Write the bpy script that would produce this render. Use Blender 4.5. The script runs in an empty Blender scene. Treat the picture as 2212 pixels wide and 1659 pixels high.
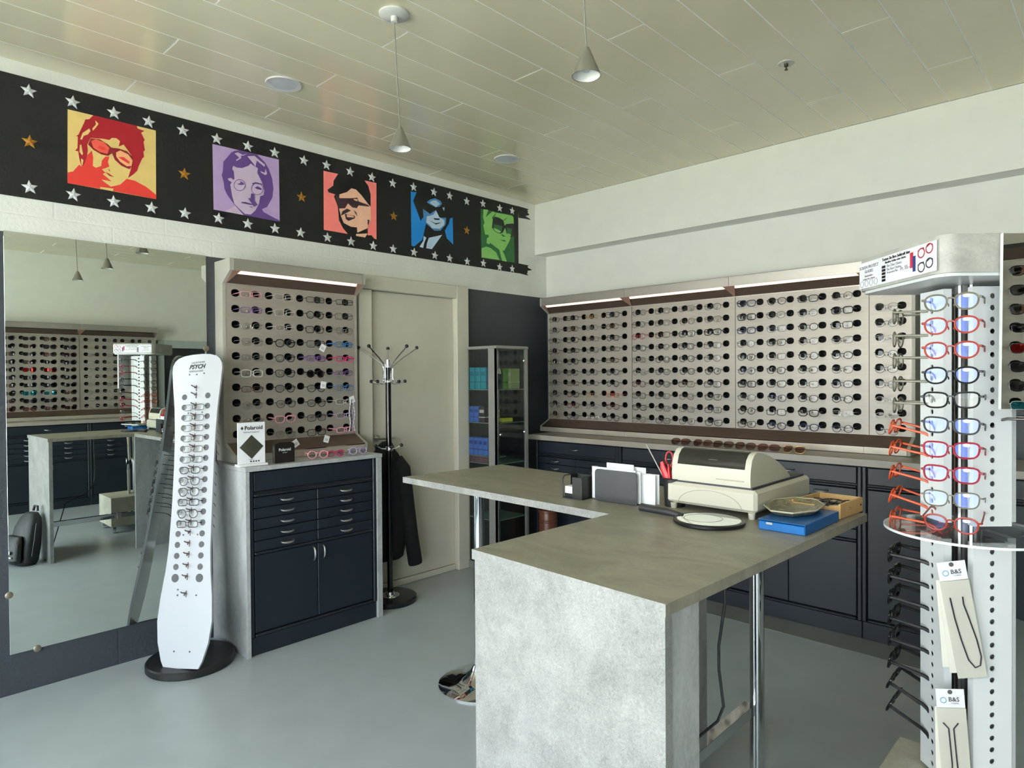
import bpy, bmesh, math, random
from mathutils import Vector, Matrix
random.seed(7)
S = bpy.context.scene
COL = S.collection
PI = math.pi

# ------------------------------------------------------------------ camera
cam_d = bpy.data.cameras.new('camera')
cam = bpy.data.objects.new('camera', cam_d)
COL.objects.link(cam)
S.camera = cam
cam_d.sensor_fit = 'HORIZONTAL'
cam_d.sensor_width = 36.0
cam_d.lens = 23.068
CAM = Vector((3.8025, -4.2738, 1.47))
RT = Vector((0.72243, 0.69141, -0.00724))
FW = Vector((-0.69143, 0.72236, -0.01139))
RT = (RT - FW * RT.dot(FW)).normalized()
FW = FW.normalized()
UP = RT.cross(FW)
cam.matrix_world = Matrix(((RT.x, UP.x, -FW.x, CAM.x), (RT.y, UP.y, -FW.y, CAM.y), (RT.z, UP.z, -FW.z, CAM.z), (0, 0, 0, 1)))
cam_d.clip_start = 0.02

# ------------------------------------------------------------------ world, daylight, exposure
S.view_settings.view_transform = 'Standard'
S.view_settings.look = 'None'
S.view_settings.gamma = 1.0
S.view_settings.use_curve_mapping = False
S.view_settings.exposure = 0.62
W = bpy.data.worlds.new('sky')
S.world = W
W.use_nodes = True
nt = W.node_tree
bg = nt.nodes['Background']
tc = nt.nodes.new('ShaderNodeTexCoord')
sep = nt.nodes.new('ShaderNodeSeparateXYZ')
ramp = nt.nodes.new('ShaderNodeValToRGB')
ramp.color_ramp.elements[0].position = 0.0
ramp.color_ramp.elements[0].color = (0.93, 0.965, 1.0, 1)
ramp.color_ramp.elements[1].position = 0.8
ramp.color_ramp.elements[1].color = (0.66, 0.81, 1.0, 1)
nt.links.new(tc.outputs['Generated'], sep.inputs[0])
nt.links.new(sep.outputs['Z'], ramp.inputs[0])
nt.links.new(ramp.outputs[0], bg.inputs['Color'])
bg.inputs['Strength'].default_value = 6.5

def area(name, loc, sx, sy, rot, col=(1, 1, 1), power=10, portal=False):
    l = bpy.data.lights.new(name, 'AREA')
    l.shape = 'RECTANGLE'; l.size = sx; l.size_y = sy; l.color = col; l.energy = power
    if portal: l.cycles.is_portal = True
    o = bpy.data.objects.new(name, l); COL.objects.link(o)
    o.location = loc; o.rotation_euler = rot
    return o
# the shop front behind the camera, open to the sky: a sampling portal in its opening
area('shopfront_portal', (2.78, -6.1, 1.37), 5.1, 2.5, (PI/2, 0, 0), portal=True)
# added sun behind the building: its bounce off the street brightens the ceiling
sun_d = bpy.data.lights.new('sun', 'SUN'); sun_d.energy = 75.0; sun_d.angle = 0.01; sun_d.color = (1.0, 0.95, 0.87)
sun = bpy.data.objects.new('sun', sun_d); COL.objects.link(sun)
sun.rotation_euler = Vector((-0.15, 0.62, 0.76)).to_track_quat('Z', 'Y').to_euler()
try:
    cy = S.cycles
    cy.max_bounces = 14; cy.diffuse_bounces = 6; cy.glossy_bounces = 8; cy.transmission_bounces = 8; cy.transparent_max_bounces = 24
    cy.caustics_reflective = False; cy.caustics_refractive = False
    cy.sample_clamp_indirect = 6.0; cy.blur_glossy = 0.5
    cy.use_denoising = True
except Exception:
    pass

# ------------------------------------------------------------------ materials
def lin(c):
    r = []
    for v in c:
        v = v / 255.0
        r.append(v / 12.92 if v <= 0.04045 else ((v + 0.055) / 1.055) ** 2.4)
    return (r[0], r[1], r[2], 1.0)
MATS = {}
def mat(name, rgb, rough=0.5, metal=0.0, var=0.06, scale=8.0, bump=0.0, bscale=60.0, spec=0.5, aniso=None, coat=0.0):
    """Principled material whose colour wanders a little with a noise texture."""
    if name in MATS: return MATS[name]
    m = bpy.data.materials.new(name); m.use_nodes = True
    t = m.node_tree; b = t.nodes['Principled BSDF']
    b.inputs['Roughness'].default_value = rough
    b.inputs['Metallic'].default_value = metal
    b.inputs['Specular IOR Level'].default_value = spec
    if coat: b.inputs['Coat Weight'].default_value = coat
    c = lin(rgb)
    tx = t.nodes.new('ShaderNodeTexCoord')
    n = t.nodes.new('ShaderNodeTexNoise'); n.inputs['Scale'].default_value = scale; n.inputs['Detail'].default_value = 3
    if aniso:
        mp = t.nodes.new('ShaderNodeMapping'); mp.inputs['Scale'].default_value = aniso
        t.links.new(tx.outputs['Object'], mp.inputs[0]); t.links.new(mp.outputs[0], n.inputs['Vector'])
    else:
        t.links.new(tx.outputs['Object'], n.inputs['Vector'])
    r = t.nodes.new('ShaderNodeValToRGB')
    r.color_ramp.elements[0].position = 0.3; r.color_ramp.elements[1].position = 0.7
    r.color_ramp.elements[0].color = tuple(min(1, v * (1 - var)) for v in c[:3]) + (1,)
    r.color_ramp.elements[1].color = tuple(min(1, v * (1 + var)) for v in c[:3]) + (1,)
    t.links.new(n.outputs['Fac'], r.inputs[0]); t.links.new(r.outputs[0], b.inputs['Base Color'])
    if bump:
        n2 = t.nodes.new('ShaderNodeTexNoise'); n2.inputs['Scale'].default_value = bscale; n2.inputs['Detail'].default_value = 4
        t.links.new(tx.outputs['Object'], n2.inputs['Vector'])
        bp = t.nodes.new('ShaderNodeBump'); bp.inputs['Strength'].default_value = bump; bp.inputs['Distance'].default_value = 0.01
        t.links.new(n2.outputs['Fac'], bp.inputs['Height']); t.links.new(bp.outputs[0], b.inputs['Normal'])
    MATS[name] = m
    return m

def brick_paint(name, rgb, rough, mortar=0.9):
    """Painted blockwork: faint recessed joints and roller stipple."""
    m = mat(name, rgb, rough, var=0.05, scale=3.0, bump=0.25, bscale=55.0)
    t = m.node_tree; b = t.nodes['Principled BSDF']
    geo = t.nodes.new('ShaderNodeNewGeometry'); sp = t.nodes.new('ShaderNodeSeparateXYZ'); cb = t.nodes.new('ShaderNodeCombineXYZ')
    ad = t.nodes.new('ShaderNodeMath'); ad.operation = 'ADD'
    t.links.new(geo.outputs['Position'], sp.inputs[0])
    t.links.new(sp.outputs['X'], ad.inputs[0]); t.links.new(sp.outputs['Y'], ad.inputs[1])
    t.links.new(ad.outputs[0], cb.inputs['X']); t.links.new(sp.outputs['Z'], cb.inputs['Y'])
    br = t.nodes.new('ShaderNodeTexBrick')
    br.inputs['Scale'].default_value = 1.0; br.inputs['Brick Width'].default_value = 0.5; br.inputs['Row Height'].default_value = 0.25
    br.inputs['Mortar Size'].default_value = 0.006; br.inputs['Mortar Smooth'].default_value = 0.6
    br.inputs['Color1'].default_value = (1, 1, 1, 1); br.inputs['Color2'].default_value = (1, 1, 1, 1); br.inputs['Mortar'].default_value = (0, 0, 0, 1)
    t.links.new(cb.outputs[0], br.inputs['Vector'])
    old = b.inputs['Normal'].links[0].from_node
    bp = t.nodes.new('ShaderNodeBump'); bp.inputs['Strength'].default_value = 0.2; bp.inputs['Distance'].default_value = 0.01
    t.links.new(br.outputs['Color'], bp.inputs['Height']); t.links.new(old.outputs[0], bp.inputs['Normal']); t.links.new(bp.outputs[0], b.inputs['Normal'])
    return m

def concrete(name, lo, hi, sc=(3, 3, 1.2), rough=0.45, fine=1.0, blend=0.42, dist=1.3):
    """Concrete-look laminate: cloudy patches, fine scratches."""
    if name in MATS: return MATS[name]
    m = bpy.data.materials.new(name); m.use_nodes = True
    t = m.node_tree; b = t.nodes['Principled BSDF']; b.inputs['Roughness'].default_value = rough
    tx = t.nodes.new('ShaderNodeTexCoord'); mp = t.nodes.new('ShaderNodeMapping'); mp.inputs['Scale'].default_value = sc
    t.links.new(tx.outputs['Object'], mp.inputs[0])
    n = t.nodes.new('ShaderNodeTexNoise'); n.inputs['Scale'].default_value = 1.6; n.inputs['Detail'].default_value = 9; n.inputs['Roughness'].default_value = 0.62; n.inputs['Distortion'].default_value = dist
    n2 = t.nodes.new('ShaderNodeTexNoise'); n2.inputs['Scale'].default_value = 14 * fine; n2.inputs['Detail'].default_value = 6; n2.inputs['Roughness'].default_value = 0.75; n2.inputs['Distortion'].default_value = 2.2
    t.links.new(mp.outputs[0], n.inputs['Vector']); t.links.new(mp.outputs[0], n2.inputs['Vector'])
    mx = t.nodes.new('ShaderNodeMix'); mx.data_type = 'FLOAT'; mx.inputs[0].default_value = blend
    t.links.new(n.outputs['Fac'], mx.inputs[2]); t.links.new(n2.outputs['Fac'], mx.inputs[3])
    r = t.nodes.new('ShaderNodeValToRGB'); r.color_ramp.elements[0].position = 0.36; r.color_ramp.elements[1].position = 0.66
    r.color_ramp.elements[0].color = lin(lo); r.color_ramp.elements[1].color = lin(hi)
    t.links.new(mx.outputs[0], r.inputs[0]); t.links.new(r.outputs[0], b.inputs['Base Color'])
    MATS[name] = m
    return m

def emit(name, rgb, k):
    if name in MATS: return MATS[name]
    m = bpy.data.materials.new(name); m.use_nodes = True
    b = m.node_tree.nodes['Principled BSDF']
    b.inputs['Base Color'].default_value = lin(rgb); b.inputs['Emission Color'].default_value = lin(rgb); b.inputs['Emission Strength'].default_value = k
    MATS[name] = m
    return m

def thin_glass(name, tint=(255, 255, 255), refl=(255, 255, 255), base=0.04, rough=0.02):
    """Thin pane: straight-through transparency plus a Fresnel reflection."""
    if name in MATS: return MATS[name]
    m = bpy.data.materials.new(name); m.use_nodes = True
    t = m.node_tree; t.nodes.remove(t.nodes['Principled BSDF']); out = t.nodes['Material Output']
    tr = t.nodes.new('ShaderNodeBsdfTransparent'); tr.inputs[0].default_value = lin(tint)
    gl = t.nodes.new('ShaderNodeBsdfGlossy'); gl.inputs['Color'].default_value = lin(refl); gl.inputs['Roughness'].default_value = rough
    lw = t.nodes.new('ShaderNodeLayerWeight'); lw.inputs['Blend'].default_value = 0.5
    pw = t.nodes.new('ShaderNodeMath'); pw.operation = 'POWER'; pw.inputs[1].default_value = 5.0
    mt = t.nodes.new('ShaderNodeMath'); mt.operation = 'MULTIPLY_ADD'; mt.use_clamp = True; mt.inputs[1].default_value = 0.9; mt.inputs[2].default_value = base
    t.links.new(lw.outputs['Facing'], pw.inputs[0]); t.links.new(pw.outputs[0], mt.inputs[0])
    mx = t.nodes.new('ShaderNodeMixShader')
    t.links.new(mt.outputs[0], mx.inputs[0]); t.links.new(tr.outputs[0], mx.inputs[1]); t.links.new(gl.outputs[0], mx.inputs[2])
    t.links.new(mx.outputs[0], out.inputs['Surface'])
    MATS[name] = m
    return m

M_white = brick_paint('white_blockwork_paint', (226, 227, 220), 0.6)
M_dark = brick_paint('dark_blockwork_paint', (56, 61, 67), 0.55)
M_plain_white = mat('white_plaster', (226, 227, 219), 0.6, var=0.02, bump=0.05, bscale=90)
M_plank = mat('cream_ceiling_laminate', (226, 217, 188), 0.15, var=0.04, scale=2.0, spec=0.65)
M_joint = mat('lit_white_joint', (250, 249, 242), 0.5)  # light caught on the plank bevels put into the joint's white
M_floor = mat('grey_vinyl', (170, 178, 180), 0.34, var=0.04, scale=5.0, bump=0.02, bscale=200)
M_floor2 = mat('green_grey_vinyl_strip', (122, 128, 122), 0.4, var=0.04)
M_conc_v = concrete('concrete_laminate_upright', (148, 150, 152), (196, 197, 196), (3.2, 3.2, 1.5))
M_conc_front = concrete('concrete_laminate_light', (112, 112, 110), (172, 171, 167), (6, 6, 5.0), fine=1.3, blend=0.6, dist=0.5)
M_conc_top = concrete('concrete_laminate_top', (126, 122, 108), (160, 155, 138), (2.5, 6.0, 2.0), rough=0.42)
M_navy = mat('navy_lacquer', (24, 31, 41), 0.42, var=0.05, scale=4)
M_navy_dark = mat('navy_shadow_gap', (16, 19, 25), 0.6)
M_steel = mat('brushed_steel', (186, 180, 172), 0.34, 0.75, var=0.07, scale=30, aniso=(1.0, 1.0, 22.0))
M_panel = mat('display_panel', (172, 164, 154), 0.42, 0.35, var=0.05, scale=12, aniso=(1.0, 1.0, 6.0))
M_brown = mat('brown_steel', (124, 106, 94), 0.36, 0.75, var=0.10, scale=14, aniso=(1.0, 1.0, 10.0))
M_ledge = mat('cream_ledge_steel', (196, 188, 174), 0.42, 0.4, var=0.05)
M_cheek = mat('grey_beige_lacquer', (172, 169, 158), 0.5)
M_black = mat('black_void', (7, 7, 8), 0.7)
M_blackp = mat('black_plastic', (18, 18, 20), 0.35)
M_chrome = mat('chrome', (226, 228, 230), 0.06, 1.0, var=0.01)
M_satin = mat('satin_metal', (196, 196, 194), 0.28, 1.0, var=0.03)
M_alu = mat('grey_aluminium', (168, 168, 166), 0.4, 0.6, var=0.03)
M_mirror = mat('silvered_mirror', (234, 240, 235), 0.0, 1.0, var=0.0)
M_door = mat('cream_door_paint', (206, 202, 187), 0.45, var=0.02)
M_stand_white = mat('white_plastic', (226, 228, 228), 0.35, var=0.02)
M_board = mat('white_gloss_board', (190, 192, 196), 0.2, var=0.01)
M_regis = mat('beige_register_plastic', (204, 199, 182), 0.45, var=0.02)
M_regis2 = mat('smoked_window', (34, 34, 32), 0.12)
M_cone = mat('grey_metal_cone', (140, 139, 130), 0.38, 0.6, var=0.05)
M_cone_in = mat('white_enamel', (238, 237, 230), 0.4)
M_glow = emit('lamp_glow', (255, 220, 204), 0.9)
M_lamp_off = mat('frosted_diffuser', (204, 206, 212), 0.5)
M_paper = mat('white_paper', (236, 236, 238), 0.6)
M_glass = thin_glass('clear_pane', (248, 250, 249), base=0.02)
M_smoke_pane = thin_glass('vitrine_pane', (240, 242, 240), base=0.03)
M_lens = thin_glass('clear_lens', (240, 240, 238), base=0.035)
M_lens_blue = thin_glass('blue_filter_lens', (240, 243, 248), (150, 172, 255), base=0.10)
M_lens_dark = thin_glass('dark_tint_lens', (58, 46, 50), base=0.05)
M_lens_brown = thin_glass('brown_tint_lens', (150, 108, 98), base=0.06)
M_lens_red = thin_glass('red_mirror_lens', (120, 30, 30), (255, 70, 60), base=0.35)
M_lens_teal = thin_glass('teal_mirror_lens', (40, 110, 120), (90, 210, 220), base=0.35)
M_acrylic = thin_glass('clear_acrylic', (250, 251, 251), base=0.05)
M_polybag = thin_glass('clear_polybag', (252, 252, 251), base=0.04, rough=0.15)

# ------------------------------------------------------------------ mesh helpers
class MB:
    """Collects shapes, then links them as ONE mesh object."""
    def __init__(s): s.v = []; s.f = []; s.m = []
    def _add(s, vs, fs, mi=0):
        o = len(s.v); s.v += [tuple(p) for p in vs]
        for f in fs: s.f.append([o + i for i in f]); s.m.append(mi)
        return s
    def box(s, a, b, c=0.0, mi=0):
        x0, y0, z0 = a; x1, y1, z1 = b
        if x0 > x1: x0, x1 = x1, x0
        if y0 > y1: y0, y1 = y1, y0
        if z0 > z1: z0, z1 = z1, z0
        if c <= 0:
            return s._add([(x0,y0,z0),(x1,y0,z0),(x1,y1,z0),(x0,y1,z0),(x0,y0,z1),(x1,y0,z1),(x1,y1,z1),(x0,y1,z1)],
                   [(0,3,2,1),(4,5,6,7),(0,1,5,4),(1,2,6,5),(2,3,7,6),(3,0,4,7)], mi)
        c = min(c, (x1-x0)/2.01, (y1-y0)/2.01, (z1-z0)/2.01)
        X = (x0, x1); Y = (y0, y1); Z = (z0, z1); vs = []; idx = {}
        for i in (0, 1):
            for j in (0, 1):
                for k in (0, 1):
                    sx, sy, sz = 1-2*i, 1-2*j, 1-2*k
                    idx[(i,j,k,0)] = len(vs); vs.append((X[i], Y[j]+sy*c, Z[k]+sz*c))
                    idx[(i,j,k,1)] = len(vs); vs.append((X[i]+sx*c, Y[j], Z[k]+sz*c))
                    idx[(i,j,k,2)] = len(vs); vs.append((X[i]+sx*c, Y[j]+sy*c, Z[k]))
        fs = []
        cen = Vector(((x0+x1)/2, (y0+y1)/2, (z0+z1)/2))
        def face(l):
            p = [Vector(vs[q]) for q in l]
            n = (p[1]-p[0]).cross(p[2]-p[0])
            if n.dot(sum(p, Vector())/len(p) - cen) < 0: l = l[::-1]
            fs.append(l)
        for i in (0,1): face([idx[(i,0,0,0)],idx[(i,1,0,0)],idx[(i,1,1,0)],idx[(i,0,1,0)]])
        for j in (0,1): face([idx[(0,j,0,1)],idx[(1,j,0,1)],idx[(1,j,1,1)],idx[(0,j,1,1)]])
        for k in (0,1): face([idx[(0,0,k,2)],idx[(1,0,k,2)],idx[(1,1,k,2)],idx[(0,1,k,2)]])
        for j in (0,1):
            for k in (0,1): face([idx[(0,j,k,1)],idx[(1,j,k,1)],idx[(1,j,k,2)],idx[(0,j,k,2)]])
        for i in (0,1):
            for k in (0,1): face([idx[(i,0,k,0)],idx[(i,1,k,0)],idx[(i,1,k,2)],idx[(i,0,k,2)]])
        for i in (0,1):
            for j in (0,1): face([idx[(i,j,0,0)],idx[(i,j,1,0)],idx[(i,j,1,1)],idx[(i,j,0,1)]])
        for i in (0,1):
            for j in (0,1):
                for k in (0,1): face([idx[(i,j,k,0)],idx[(i,j,k,1)],idx[(i,j,k,2)]])
        return s._add(vs, fs, mi)
    def prism(s, pts, fn, d0, d1, mi=0):
        """pts: 2D outline; fn(u, v, d) -> 3D point; caps at d0 and d1."""
        n = len(pts)
        vs = [fn(u, v, d0) for u, v in pts] + [fn(u, v, d1) for u, v in pts]
        a = sum(pts[i][0]*pts[(i+1) % n][1] - pts[(i+1) % n][0]*pts[i][1] for i in range(n))
        fs = [list(range(n)), list(range(2*n-1, n-1, -1))]
        for i in range(n):
            j = (i+1) % n; fs.append([j, i, n+i, n+j])
        p0 = Vector(vs[0]); p1 = Vector(vs[1]); p2 = Vector(vs[n])
        # orient: cap 0 must point away from cap 1
        nn = Vector((0,0,0))
        for i in range(n):
            nn += Vector(vs[i]).cross(Vector(vs[(i+1) % n]))
        if nn.dot(Vector(vs[n]) - Vector(vs[0])) > 0: fs = [f[::-1] for f in fs]
        return s._add(vs, fs, mi)
    def tube(s, path, r, n=6, closed=False, cap=True, mi=0, flat=1.0, upv=None):
        P = [Vector(p) for p in path]; m = len(P); R = r if isinstance(r, (list, tuple)) else [r]*m
        vs = []; prev = None
        for i, p in enumerate(P):
            if closed: t = P[(i+1) % m] - P[i-1]
            else: t = P[min(i+1, m-1)] - P[max(i-1, 0)]
            t.normalize()
            ref = Vector(upv) if upv else Vector((0, 0, 1))
            if upv is None and abs(t.dot(ref)) > 0.95: ref = Vector((0, 1, 0)) if prev is None else prev
            if prev is not None and upv is None: ref = prev
            a = ref - t * ref.dot(t)
            if a.length < 1e-6: a = t.orthogonal()
            a.normalize(); b = t.cross(a); prev = a
            for k in range(n):
                w = 2*PI*k/n
                vs.append(p + a*math.cos(w)*R[i] + b*math.sin(w)*R[i]*flat)
        fs = []
        for i in range(m if closed else m-1):
            j = (i+1) % m
            for k in range(n):
                q = (k+1) % n; fs.append([i*n+k, i*n+q, j*n+q, j*n+k])
        if cap and not closed:
            fs.append([k for k in range(n-1, -1, -1)]); fs.append([(m-1)*n+k for k in range(n)])
        return s._add(vs, fs, mi)
    def lathe(s, prof, n=20, c=(0, 0, 0), mi=0, cap=True):
        vs = []; fs = []; m = len(prof)
        for r, z in prof:
            for k in range(n):
                w = 2*PI*k/n; vs.append((c[0]+max(r, 1e-5)*math.cos(w), c[1]+max(r, 1e-5)*math.sin(w), c[2]+z))
        for i in range(m-1):
            for k in range(n):
                q = (k+1) % n; fs.append([i*n+k, i*n+q, (i+1)*n+q, (i+1)*n+k])
        if cap:
            fs.append([k for k in range(n-1, -1, -1)]); fs.append([(m-1)*n+k for k in range(n)])
        return s._add(vs, fs, mi)
    def ball(s, c, r, n=10, m=6, sc=(1, 1, 1), mi=0):
        prof = [(r*math.sin(PI*i/m), -r*math.cos(PI*i/m)) for i in range(m+1)]
        o = len(s.v); s.lathe(prof, n, (0, 0, 0), mi, cap=False)
        for i in range(o, len(s.v)):
            x, y, z = s.v[i]; s.v[i] = (c[0]+x*sc[0], c[1]+y*sc[1], c[2]+z*sc[2])
        return s
    def poly(s, pts, mi=0): return s._add(pts, [list(range(len(pts)))], mi)
    def xf(s, M):
        s.v = [tuple(M @ Vector(p)) for p in s.v]; return s
    def mesh(s, name, mats, smooth=True, ang=0.55):
        me = bpy.data.meshes.new(name); me.from_pydata(s.v, [], s.f)
        if not isinstance(mats, (list, tuple)): mats = [mats]
        for m in mats: me.materials.append(m)
        if len(mats) > 1: me.polygons.foreach_set('material_index', s.m)
        if smooth:
            me.polygons.foreach_set('use_smooth', [True]*len(me.polygons))
            me.set_sharp_from_angle(angle=ang)
        me.update()
        return me
    def build(s, name, mats, parent=None, smooth=True, loc=None):
        return put(name, s.mesh(name, mats, smooth), parent, loc)

def put(name, data, parent=None, loc=None):
    o = bpy.data.objects.new(name, data); COL.objects.link(o)
    if parent is not None: o.parent = parent
    if loc is not None: o.location = loc
    return o
def tag(o, label=None, cat=None, group=None, kind=None):
    if label: o['label'] = label
    if cat: o['category'] = cat
    if group: o['group'] = group
    if kind: o['kind'] = kind
    return o
def thing(name, label, cat, loc=(0, 0, 0), rz=0.0, group=None):
    o = bpy.data.objects.new(name, None); COL.objects.link(o)
    o.empty_display_size = 0.05
    o.location = loc; o.rotation_euler = (0, 0, rz)
    return tag(o, label, cat, group)
def text(body, size, mtx, parent, material, name='lettering', shear=0.0, ext=0.0004, align='CENTER', bold=0.0):
    c = bpy.data.curves.new(name, 'FONT'); c.body = body; c.size = size; c.align_x = align; c.align_y = 'CENTER'
    c.extrude = ext; c.shear = shear; c.offset = bold
    c.resolution_u = 2
    c.materials.append(material)
    tmp = bpy.data.objects.new(name, c)
    me = bpy.data.meshes.new_from_object(tmp)
    bpy.data.objects.remove(tmp); bpy.data.curves.remove(c)
    o = bpy.data.objects.new(name, me); COL.objects.link(o)
    o.parent = parent; o.matrix_local = mtx
    return o
def face_mtx(loc, xdir, zdir):
    """Text frame: x along xdir, text's up along zdir."""
    x = Vector(xdir).normalized(); u = Vector(zdir).normalized(); n = x.cross(u)
    return Matrix(((x.x, u.x, n.x, loc[0]), (x.y, u.y, n.y, loc[1]), (x.z, u.z, n.z, loc[2]), (0, 0, 0, 1)))
NUM = ['zero', 'one', 'two', 'three', 'four', 'five', 'six', 'seven', 'eight', 'nine', 'ten', 'eleven', 'twelve']
ORD = ['', 'first', 'second', 'third', 'fourth', 'fifth', 'sixth', 'seventh', 'eighth', 'ninth', 'tenth', 'eleventh', 'twelfth']

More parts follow.
